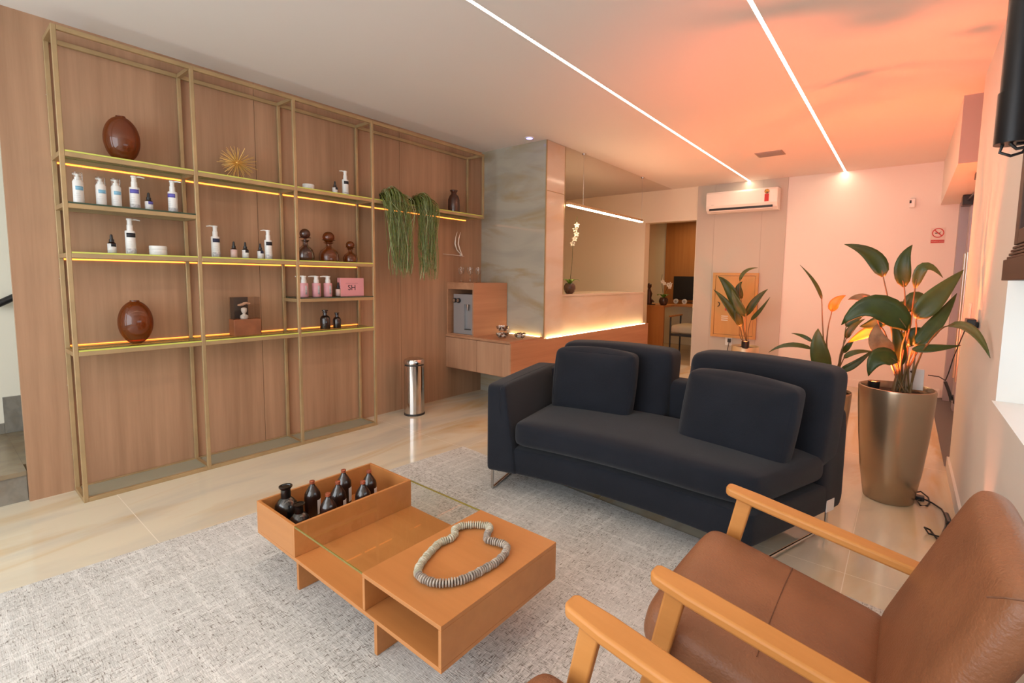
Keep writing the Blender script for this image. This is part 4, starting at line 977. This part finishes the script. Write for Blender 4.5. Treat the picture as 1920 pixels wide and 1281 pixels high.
sofa_block('armrest', 0.0, 0.235, 0.0, 0.80, 0.128, 0.652, 0.028, 0.004, 12, f=arm_f)
sofa_block('low_back', 0.10, 1.70, 0.62, 0.80, 0.292, 0.655, 0.05, 0.0, 12)
def tilt(q_, k=0.16, z0=0.40):
    q_.y += (q_.z - z0) * k; return q_
sofa_block('back_cushion', 0.22, 0.90, 0.55, 0.73, 0.40, 0.835, 0.045, 0.015, 14, f=tilt)
sofa_block('back_cushion', 1.02, 1.70, 0.52, 0.72, 0.36, 0.852, 0.050, 0.015, 14, f=tilt)
# right end panel below the back
sofa_block('end_panel', 1.55, 1.702, 0.58, 0.80, 0.13, 0.60, 0.04, 0.0, 8)
def pillow(u0, u1, v0, z0, z1, dv, tl, rollz, nm='scatter_cushion'):
    V, F = cushion(u1 - u0, dv, z1 - z0, 0.035, 0.022, 16)
    out = []
    cu_, cz = (u0 + u1) / 2, (z0 + z1) / 2
    ca, sa = math.cos(rollz), math.sin(rollz)
    for v in V:
        # pinch towards the corners
        e_ = (abs(v.x) / ((u1 - u0) / 2)) ** 4 * (abs(v.z) / ((z1 - z0) / 2)) ** 4
        y_ = v.y * (1 - 0.55 * max((abs(v.x) / ((u1 - u0) / 2)) ** 5, (abs(v.z) / ((z1 - z0) / 2)) ** 5) * 0.7)
        x_, z_ = v.x * ca - v.z * sa, v.x * sa + v.z * ca
        out.append(smap(Vector((cu_ + x_, v0 + y_ + (z_ + (cz - z0)) * tl, cz + z_))))
    o = MB().add(out, F).build(nm, M_blue, so, smooth=True, sub=1, auto=False)
    hx, hz = (u1 - u0) / 2 - 0.012, (z1 - z0) / 2 - 0.012
    for sgn in (-1, 1):
        pp = []
        for k in range(48):
            a = 2 * PI * k / 48; cx_, sx_ = math.cos(a), math.sin(a)
            px_ = math.copysign(abs(cx_) ** 0.16, cx_) * hx; pz_ = math.copysign(abs(sx_) ** 0.16, sx_) * hz
            x_, z_ = px_ * ca - pz_ * sa, px_ * sa + pz_ * ca
            pp.append(smap(Vector((cu_ + x_ * 1.005, v0 + sgn * dv * 0.27 + (z_ + (cz - z0)) * tl, cz + z_ * 1.005))))
        MB().tube(pp, 0.004, 6, closed=True).build('piping', M_bluep, o, smooth=True)
    return o
pillow(0.245, 0.755, 0.435, 0.435, 0.815, 0.13, 0.18, 0.0)
pillow(1.12, 1.665, 0.33, 0.415, 0.785, 0.15, 0.24, -0.03)
def sled(u0, v0, v1):
    a, b = smap(Vector((u0, v0, 0))), smap(Vector((u0, v1, 0)))
    z0 = 0.0202
    P_ = [Vector((a.x, a.y, 0.132)), Vector((a.x, a.y, z0 + 0.02)), Vector((a.x, a.y, z0 + 0.004)), a.lerp(b, 0.03) + Vector((0, 0, z0)), a.lerp(b, 0.97) + Vector((0, 0, z0)), Vector((b.x, b.y, z0 + 0.004)), Vector((b.x, b.y, z0 + 0.02)), Vector((b.x, b.y, 0.132))]
    MB().tube(P_, 0.0085, 10).build('sled_leg', M_chrome, so, smooth=True)

sled(0.035, 0.03, 0.74); sled(1.665, 0.05, 0.72)
_b = smap(Vector((1.699, 0.66, 0)))
for (px_, py_, pz_) in ((_b.x, _b.y, 0.17),):
    sb = MB().box(0, 0.004, -0.035, 0.035, -0.03, 0.03).build('side_bracket', M_label, so)
    sb.location = (px_, py_, pz_); sb.rotation_euler = (0, 0, -0.36)

# ================================================================ ARMCHAIRS
def make_chair(lab, loc, rz):
    t = thing('armchair', lab, 'armchair', loc, rz, 'mid-century leather armchairs')
    # local frame: the sitter faces -X, Y across, origin on the floor at the middle of the seat
    def pad(nm, dx, dy, dz, r, puff, cen, pitch, n=12, par=None):
        V, F = cushion(dx, dy, dz, r, puff, n); R_ = Matrix.Rotation(pitch, 3, 'Y')
        return MB().add([R_ @ v + Vector(cen) for v in V], F).build(nm, M_leather, par or t, smooth=True, sub=1, auto=False)
    seat = pad('seat', 0.50, 0.50, 0.125, 0.045, 0.016, (-0.150, 0, 0.372), 0.20)
    back = pad('backrest', 0.085, 0.51, 0.47, 0.038, 0.014, (0.184, 0, 0.556), 0.383)
    sm_ = []
    for k in range(13):
        y = -0.205 + 0.41 * k / 12; sm_.append((-0.138, y, 0.372 + 0.0628 + 0.0160 * (1 - (y / 0.25) ** 2)))
    MB().tube(sm_, 0.0010, 5).build('seam', M_seam, seat)
    MB().tube([(0.205, -0.245, 0.752), (0.225, -0.257, 0.766), (0.255, -0.260, 0.774), (0.28, -0.255, 0.772)], 0.0016, 5).build('seam', M_seam, back)
    for s in (-1, 1):
        y = s * 0.285
        # armrest: a flat plank sloping down to the back, rounded front
        outline = [(-0.350, -0.016), (-0.340, -0.026), (-0.26, -0.032), (0.0, -0.031), (0.18, -0.027), (0.21, -0.018), (0.21, 0.018), (0.18, 0.027), (0.0, 0.031), (-0.26, 0.032), (-0.340, 0.026), (-0.350, 0.016)]
        v = []; f = []; n_ = len(outline)
        for zz in (-0.013, 0.013):
            for x_, y_ in outline: v.append((x_, y + y_, 0.588 - (x_ + 0.35) * 0.165 + zz))
        f = [tuple(range(n_)), tuple(reversed(range(n_, 2 * n_)))] + [(i, (i + 1) % n_, (i + 1) % n_ + n_, i + n_) for i in range(n_)]
        MB().add(v, f).build('armrest', M_arm, t, bevel=0.008, seg=3, smooth=True)
        # splayed legs with taper
        def leg(x0, z0, x1, z1, w0, w1, th=0.022):
            v = []
            for (x_, z_, w__) in ((x0, z0, w0), (x1, z1, w1)):
                v += [(x_ - w__, y - th / 2, z_), (x_ + w__, y - th / 2, z_), (x_ + w__, y + th / 2, z_), (x_ - w__, y + th / 2, z_)]
            MB().add(v, [(3, 2, 1, 0), (4, 5, 6, 7), (0, 1, 5, 4), (1, 2, 6, 5), (2, 3, 7, 6), (3, 0, 4, 7)]).build('leg', M_arm, t, bevel=0.005, seg=2, smooth=True)
        leg(-0.415, 0.0, -0.292, 0.570, 0.017, 0.024)
        leg(0.325, 0.0, 0.165, 0.496, 0.015, 0.024)
        MB().box(-0.330, 0.225, y - s * 0.012, y - s * 0.034, 0.262, 0.300).build('side_rail', M_arm, t, bevel=0.004)
    for x_ in (-0.30, 0.20): MB().box(x_ - 0.012, x_ + 0.012, -0.251, 0.251, 0.255, 0.297).build('cross_rail', M_arm, t, bevel=0.003)
    return t
ch = make_chair('brown leather armchair with honey wood arms, nearest the sofa', (3.664, 1.275, 0.0115), 0.0)
ch2 = dup(ch, (3.572, 0.497, 0.0115), 0.0, 'brown leather armchair at the photo\'s bottom edge, only arm and seat corner showing')

# ================================================================ PLANTERS AND PLANTS
def planter(nm, lab, loc, prof, m, group, soilz, n=48):
    t = thing(nm, lab, 'planter', loc, 0, group)
    MB().lathe(prof, n=n, capt=False).build('pot', m, t, smooth=True)
    MB().lathe([(0.0, soilz - 0.02), (soilr(prof, soilz), soilz), (0.0, soilz + 0.012)], n=30, capb=False, capt=False).build('soil', M_soil, t, smooth=True)
    return t
def soilr(prof, z): return max(p[0] for p in prof) - 0.022
bigp = planter('big_planter', 'tall champagne metallic planter by the right wall', (3.722, 3.44, 0),
    [(0.118, 0), (0.124, 0.006), (0.150, 0.18), (0.169, 0.38), (0.181, 0.55), (0.186, 0.655), (0.184, 0.668), (0.176, 0.670), (0.168, 0.655), (0.165, 0.60)], M_potbig, 'metallic planters', 0.63)
midp = planter('planter', 'champagne metallic planter hidden behind the sofa\'s right back', (3.33, 3.90, 0),
    [(0.105, 0), (0.110, 0.005), (0.130, 0.20), (0.145, 0.40), (0.150, 0.50), (0.146, 0.505), (0.138, 0.49)], M_potbig, 'metallic planters', 0.47)
smlp = planter('planter', 'pale gold cylindrical planter below the electrical cabinet', (2.19, 6.20, 0),
    [(0.15, 0), (0.155, 0.005), (0.160, 0.46), (0.156, 0.466), (0.150, 0.455), (0.148, 0.42)], M_potsmall, 'metallic planters', 0.44)
LM = [M_leaf, M_leaf2, M_leaforange, M_leafbrown]
BIG_LEAVES = [
    ([(3.739, 3.44, 0.641), (3.702, 3.46, 0.932), (3.671, 3.48, 1.085)], (3.615, 3.5, 1.306), (3.584, 3.51, 1.461), (3.398, 3.6, 1.51), 0.059, 0) ,
    ([(3.763, 3.44, 0.645), (3.748, 3.433, 0.939), (3.734, 3.427, 1.122)], (3.72, 3.42, 1.249), (3.68, 3.38, 1.393), (3.74, 3.42, 1.486), 0.05, 0) ,
    ([(3.77, 3.44, 0.646), (3.761, 3.427, 1.002), (3.765, 3.413, 1.155)], (3.768, 3.4, 1.242), (3.777, 3.37, 1.45), (3.884, 3.42, 1.303), 0.035, 1) ,
    ([(3.766, 3.44, 0.636), (3.793, 3.42, 0.884), (3.791, 3.4, 1.007)], (3.782, 3.38, 1.076), (3.85, 3.38, 1.189), (3.969, 3.46, 1.348), 0.0682, 1) ,
    ([(3.747, 3.44, 0.633), (3.764, 3.407, 0.821), (3.783, 3.373, 0.888)], (3.791, 3.34, 0.929), (3.877, 3.355, 1.04), (3.949, 3.45, 1.22), 0.0502, 0) ,
    ([(3.742, 3.44, 0.632), (3.732, 3.393, 0.788), (3.729, 3.347, 0.915)], (3.75, 3.3, 1.017), (3.59, 3.22, 1.256), (3.446, 3.22, 1.024), 0.0913, 0) ,
    ([(3.746, 3.44, 0.642), (3.654, 3.46, 0.896), (3.604, 3.48, 1.049)], (3.584, 3.5, 1.143), (3.516, 3.46, 1.206), (3.448, 3.5, 1.163), 0.0341, 3) ,
    ([(3.712, 3.44, 0.637), (3.693, 3.413, 0.78), (3.688, 3.387, 0.83)], (3.682, 3.36, 0.854), (3.596, 3.31, 0.937), (3.613, 3.34, 1.037), 0.0675, 3) ,
    ([(3.73, 3.44, 0.63), (3.729, 3.393, 0.757), (3.722, 3.347, 0.805)], (3.715, 3.3, 0.835), (3.611, 3.22, 0.917), (3.593, 3.22, 0.746), 0.0665, 0) ,
    ([(3.759, 3.44, 0.635), (3.765, 3.4, 0.791), (3.77, 3.36, 0.864)], (3.776, 3.32, 0.908), (3.865, 3.29, 0.921), (3.978, 3.34, 0.947), 0.0301, 0) ,
    ([(3.759, 3.44, 0.629), (3.807, 3.342, 0.865), (3.859, 3.245, 0.996), (3.889, 3.148, 1.051)], (3.904, 3.05, 1.067), (3.98, 2.845, 1.113), (4.028, 2.72, 0.963), 0.0291, 1) ,
    ([(3.746, 3.44, 0.642), (3.674, 3.467, 0.897), (3.648, 3.493, 0.972)], (3.624, 3.52, 1.009), (3.543, 3.495, 0.963), (3.46, 3.55, 0.894), 0.0412, 2) ,
    ([(3.756, 3.44, 0.644), (3.756, 3.447, 0.784), (3.755, 3.453, 0.876)], (3.753, 3.46, 0.906), (3.759, 3.42, 1.002), (3.841, 3.46, 1.012), 0.0532, 0) ,
    ([(3.77, 3.44, 0.646), (3.761, 3.477, 0.936), (3.75, 3.513, 1.057)], (3.752, 3.55, 1.102), (3.761, 3.525, 1.228), (3.828, 3.58, 1.183), 0.0541, 1) ,
    ([(3.751, 3.44, 0.643), (3.694, 3.46, 0.9), (3.67, 3.48, 1.022)], (3.652, 3.5, 1.067), (3.594, 3.47, 1.017), (3.517, 3.52, 1.001), 0.0451, 0) ,
    ([(3.77, 3.44, 0.646), (3.718, 3.493, 1.056), (3.723, 3.547, 1.132)], (3.751, 3.6, 1.154), (3.686, 3.56, 1.152), (3.647, 3.6, 1.136), 0.013, 1) ,
    ([(3.77, 3.44, 0.646), (3.803, 3.44, 0.883), (3.817, 3.44, 0.945)], (3.831, 3.44, 0.992), (3.85, 3.41, 1.04), (3.886, 3.46, 1.01), 0.0231, 0) ,
    ([(3.746, 3.44, 0.642), (3.736, 3.44, 0.719), (3.728, 3.44, 0.765)], (3.722, 3.44, 0.78), (3.727, 3.4, 0.94), (3.674, 3.44, 1.056), 0.0444, 0) ,
]
MID_LEAVES = [
    ([(3.321, 3.9, 0.49), (3.287, 3.9, 0.85), (3.271, 3.9, 1.001)], (3.259, 3.9, 1.145), (3.231, 3.885, 1.265), (3.099, 3.95, 1.391), 0.017, 0) ,
    ([(3.321, 3.9, 0.49), (3.305, 3.9, 0.814), (3.309, 3.9, 0.966)], (3.326, 3.9, 1.065), (3.331, 3.86, 1.149), (3.401, 3.9, 1.18), 0.041, 2) ,
    ([(3.316, 3.9, 0.477), (3.316, 3.867, 0.533), (3.317, 3.833, 0.589)], (3.325, 3.8, 0.625), (3.262, 3.75, 0.825), (3.263, 3.78, 0.949), 0.0758, 1) ,
    ([(3.312, 3.9, 0.477), (3.289, 3.867, 0.663), (3.261, 3.833, 0.76)], (3.237, 3.8, 0.799), (3.081, 3.73, 0.862), (2.966, 3.74, 0.753), 0.0231, 1) ,
    ([(3.312, 3.9, 0.477), (3.283, 3.9, 0.696), (3.25, 3.9, 0.808)], (3.217, 3.9, 0.84), (3.166, 3.885, 0.887), (3.072, 3.95, 0.885), 0.017, 1) ,
    ([(3.329, 3.9, 0.479), (3.357, 3.887, 0.574), (3.381, 3.873, 0.625)], (3.405, 3.86, 0.661), (3.479, 3.84, 0.692), (3.581, 3.9, 0.824), 0.0313, 0) ,
    ([(3.335, 3.9, 0.48), (3.389, 3.907, 0.746), (3.403, 3.913, 0.822)], (3.421, 3.92, 0.88), (3.433, 3.895, 0.968), (3.518, 3.95, 1.022), 0.0281, 0) ,
    ([(3.338, 3.9, 0.481), (3.382, 3.9, 0.671), (3.397, 3.9, 0.741)], (3.41, 3.9, 0.783), (3.444, 3.86, 0.832), (3.473, 3.9, 0.912), 0.0252, 0) ,
    ([(3.348, 3.9, 0.482), (3.394, 3.917, 0.708), (3.408, 3.933, 0.859)], (3.41, 3.95, 0.963), (3.452, 3.935, 1.011), (3.562, 4.0, 1.14), 0.0381, 0) ,
    ([(3.335, 3.9, 0.48), (3.385, 3.887, 0.635), (3.402, 3.873, 0.696)], (3.419, 3.86, 0.748), (3.471, 3.84, 0.819), (3.588, 3.9, 0.806), 0.0242, 1) ,
]
SMALL_LEAVES = [
    ([(2.168, 6.2, 0.422), (2.124, 6.2, 0.784), (2.098, 6.2, 1.048)], (2.087, 6.2, 1.265), (2.12, 6.185, 1.422), (2.276, 6.25, 1.43), 0.031, 1) ,
    ([(2.161, 6.2, 0.421), (2.129, 6.183, 0.653), (2.12, 6.167, 0.786)], (2.119, 6.15, 0.886), (2.026, 6.085, 1.211), (1.85, 6.1, 1.32), 0.0871, 0) ,
    ([(2.149, 6.2, 0.42), (2.119, 6.183, 0.585), (2.12, 6.167, 0.667)], (2.121, 6.15, 0.734), (2.012, 6.085, 0.982), (1.805, 6.1, 1.153), 0.0622, 0) ,
    ([(2.18, 6.2, 0.423), (2.191, 6.133, 0.662), (2.208, 6.067, 0.785)], (2.228, 6.0, 0.848), (2.128, 5.935, 0.992), (2.066, 5.95, 1.168), 0.0661, 1) ,
    ([(2.199, 6.2, 0.425), (2.193, 6.2, 0.657), (2.188, 6.2, 0.755)], (2.184, 6.2, 0.841), (2.274, 6.185, 1.055), (2.403, 6.25, 1.174), 0.0551, 0) ,
    ([(2.205, 6.2, 0.426), (2.213, 6.2, 0.625), (2.227, 6.2, 0.725)], (2.242, 6.2, 0.792), (2.327, 6.185, 0.864), (2.432, 6.25, 1.079), 0.0361, 0) ,
    ([(2.186, 6.2, 0.424), (2.138, 6.217, 0.784), (2.111, 6.233, 0.981)], (2.11, 6.25, 1.047), (2.031, 6.21, 1.178), (2.105, 6.25, 1.259), 0.056, 0) ,
    ([(2.168, 6.2, 0.422), (2.155, 6.167, 0.59), (2.154, 6.133, 0.659)], (2.154, 6.1, 0.714), (2.101, 6.06, 0.856), (2.11, 6.1, 0.953), 0.0611, 0) ,
]

def plant(lab, root, table, seed, stalk_r=0.0045, up=Vector((0.05, -1, 0.35)), group='broad-leaved plants in metallic planters'):
    random.seed(seed)
    t = thing('broad_leaf_plant', lab, 'plant', root, 0, group)
    R0_ = Vector(root)
    for pts, B, Mi, T_, hw, mi in table:
        B, Mi, T_ = Vector(B) - R0_, Vector(Mi) - R0_, Vector(T_) - R0_
        m = MB()
        u = (up + Vector((random.uniform(-0.25, 0.25), 0, random.uniform(-0.2, 0.3)))).normalized()
        blade(m, B, Mi, T_, hw * 0.78, u, fold=random.uniform(0.15, 0.35))
        lf = m.build('leaf', LM[mi], t, smooth=True, solid=0.0016)
        base = Vector((random.uniform(-0.02, 0.075), random.uniform(-0.03, 0.04), 0)) * (1.0 if hw > 0 and R0_.z > 0.6 else 0.7)
        P_ = [base] + [Vector(p) - R0_ for p in pts if (Vector(p) - R0_).z > 0.03] + [B, B.lerp(Mi, 0.25)]
        qd = [P_[0]]
        for a, b in zip(P_[:-1], P_[1:]): qd += [a * 0.75 + b * 0.25, a * 0.25 + b * 0.75]
        qd.append(P_[-1])
        MB().tube(qd, [stalk_r * (1.3 - 0.8 * k / (len(qd) - 1)) for k in range(len(qd))], 7).build('stalk', M_stem, lf, smooth=True)
    return t
plant('large green broad-leaved plant in the tall champagne planter', (3.722, 3.44, 0.645), BIG_LEAVES, 1)
plant('green plant with one orange leaf rising behind the sofa', (3.33, 3.90, 0.485), MID_LEAVES, 2)
plant('small drooping broad-leaved plant before the electrical cabinet', (2.19, 6.20, 0.455), SMALL_LEAVES, 3, 0.004)

# planter spotlights
RED = (1.0, 0.15, 0.04)
def uplight(lab, loc, aim, power, ang, r=0.03, h=0.05, col=RED):
    t = thing('garden_spotlight', lab, 'spotlight', loc, 0, 'red-orange plant spotlights')
    MB().lathe([(r * 0.8, 0), (r, 0.01), (r, h), (r * 0.86, h), (r * 0.84, h - 0.006)], n=24, capt=False).build('housing', M_black, t, smooth=True)
    MB().lathe([(r * 0.82, h - 0.010), (r * 0.82, h - 0.007)], n=24).build('lens', M_ledred, t)
    l_ = spot('spotlight_beam', (loc[0], loc[1], loc[2] + h + 0.004), aim, power, col, ang, 0.7, 0.025)
    return t
uplight('black spotlight with orange lens in the big planter', (3.615, 3.37, 0.650), (3.58, 3.95, 2.6), 165, 2.15)
uplight('black spotlight with orange lens hidden in the planter behind the sofa', (3.37, 3.985, 0.485), (3.35, 6.0, 2.0), 150, 2.3)
uplight('black spotlight with orange lens in the small far planter', (2.225, 6.07, 0.455), (2.08, 5.99, 1.05), 22, 1.2, 0.045, 0.085)
uplight('black floor spotlight tucked between armchair and right wall', (3.985, 2.50, 0.001), (4.04, 2.58, 1.5), 26, 0.75, 0.035, 0.06, (1.0, 0.30, 0.16))
t = thing('white_card', 'white card standing at the back of the big planter', 'card', (3.782, 3.535, 0.0))
MB().box(-0.052, 0.063, -0.003, 0.003, 0.648, 0.772).build('board', M_whitep, t, bevel=0.002)
MB().tube([(0.0, -0.004, 0.755), (0.012, -0.012, 0.748), (0.02, -0.008, 0.756)], 0.006, 6).build('clip', M_darksteel, t)

# ================================================================ CABLES AND RIGHT WALL FITTINGS
t = thing('power_cable', 'black cable and adapter lying on the floor beside the big planter', 'cable', (0, 0, 0))
MB().tube([(3.842, 3.60, 0.006), (3.88, 3.615, 0.02), (3.915, 3.575, 0.008), (3.918, 3.50, 0.006), (3.905, 3.44, 0.006), (3.875, 3.42, 0.006), (3.862, 3.47, 0.012), (3.885, 3.52, 0.014), (3.93, 3.50, 0.008), (3.97, 3.44, 0.006), (3.985, 3.35, 0.006), (3.975, 3.2, 0.006), (3.95, 3.05, 0.006), (3.90, 3.02, 0.02), (3.885, 3.06, 0.03), (3.91, 3.10, 0.008), (3.965, 2.9, 0.006), (3.975, 2.7, 0.006), (3.98, 2.55, 0.01)], 0.0045, 7).build('cord', M_black, t, smooth=True)
MB().box(3.845, 3.895, 3.505, 3.545, 0.001, 0.025).build('adapter', M_black, t, bevel=0.004)
MB().tube([(3.985, 3.36, 0.012), (3.995, 3.24, 0.012)], 0.013, 8).build('cable_tie_bundle', M_black, t, smooth=True)
t = thing('wall_adapter', 'black plug adapter on the right wall with a dangling wire', 'plug', (4.039, 3.37, 1.06))
MB().box(-0.05, -0.012, -0.07, 0.05, -0.03, 0.03).box(-0.012, 0.0, -0.03, 0.02, -0.015, 0.015).build('adapter', M_black, t, bevel=0.004)
MB().tube([(-0.04, 0.06, -0.02), (-0.05, 0.16, -0.10), (-0.07, 0.24, -0.22), (-0.08, 0.29, -0.31), (-0.09, 0.31, -0.36)], 0.003, 6).tube([(-0.09, 0.31, -0.36), (-0.12, 0.33, -0.345), (-0.17, 0.35, -0.345)], 0.003, 6).build('wire', M_black, t, smooth=True)
MB().tube([(-0.09, 0.31, -0.37), (-0.075, 0.27, -0.41), (-0.06, 0.24, -0.46)], 0.009, 8).tube([(-0.075, 0.27, -0.42), (-0.065, 0.25, -0.47), (-0.05, 0.22, -0.475), (-0.055, 0.25, -0.43)], 0.003, 6).build('wire_bundle', M_black, t, smooth=True)
t = thing('light_switch', 'slim white switch plate on the right wall above the plug', 'switch', (4.039, 3.80, 1.10))
MB().box(-0.006, 0.0, -0.05, 0.05, -0.06, 0.06).build('plate', M_whitep, t, bevel=0.002)
MB().box(-0.009, -0.0062, -0.02, 0.02, -0.03, 0.03).build('rocker', M_whitep, t)
t = thing('wall_tube_fixture', 'black tubular fixture with looped cables high on the right wall', 'fixture', (3.952, 2.02, 0))
MB().tube([(0, 0, 1.690), (0, 0, 1.84)], 0.042, 28).build('end_sleeve', M_blackm, t, smooth=True)
MB().tube([(0, 0, 1.841), (0, 0, 2.55)], 0.038, 28).build('tube', M_blackm, t, smooth=True)
MB().tube([(0.038, -0.01, 1.80), (0.088, -0.01, 1.80)], 0.007, 8).tube([(0.040, -0.01, 1.72), (0.088, -0.01, 1.72)], 0.006, 8).tube([(0.038, -0.01, 2.4), (0.088, -0.01, 2.4)], 0.007, 8).build('wall_bracket', M_blackm, t, smooth=True)
MB().tube([(-0.02, 0, 1.69), (-0.025, 0, 1.668), (0.0, 0, 1.655), (0.025, 0, 1.662), (0.035, 0, 1.685), (0.01, 0, 1.69)], 0.0045, 7).tube([(-0.005, -0.01, 1.69), (0.01, -0.01, 1.672), (0.05, -0.01, 1.678), (0.07, -0.01, 1.71), (0.08, -0.01, 1.78)], 0.005, 7).build('cable_loops', M_black, t, smooth=True)
t = thing('carved_wall_ornament', 'dark brown stepped wooden ornament on the right wall above the recess', 'wall ornament', (4.038, 0, 0))
m = MB().box(-0.078, 0, 1.45, 2.03, 1.283, 1.345)
for k in range(4): m.box(-0.072 + 0.003 * k, 0, 1.46, 2.02 - 0.004 * k, 1.347 + 0.010 * k, 1.354 + 0.010 * k)
m.build('stepped_base', M_darkwood, t, bevel=0.001)
MB().box(-0.062, 0, 1.94, 2.0, 1.388, 1.66).box(-0.062, 0, 1.47, 1.94, 1.388, 1.43).box(-0.062, 0, 1.47, 1.53, 1.43, 1.66).box(-0.062, 0, 1.53, 1.94, 1.61, 1.66).build('frame', M_darkwood, t, bevel=0.002)
MB().box(-0.03, -0.001, 1.53, 1.94, 1.43, 1.61).build('backboard', M_black, t)
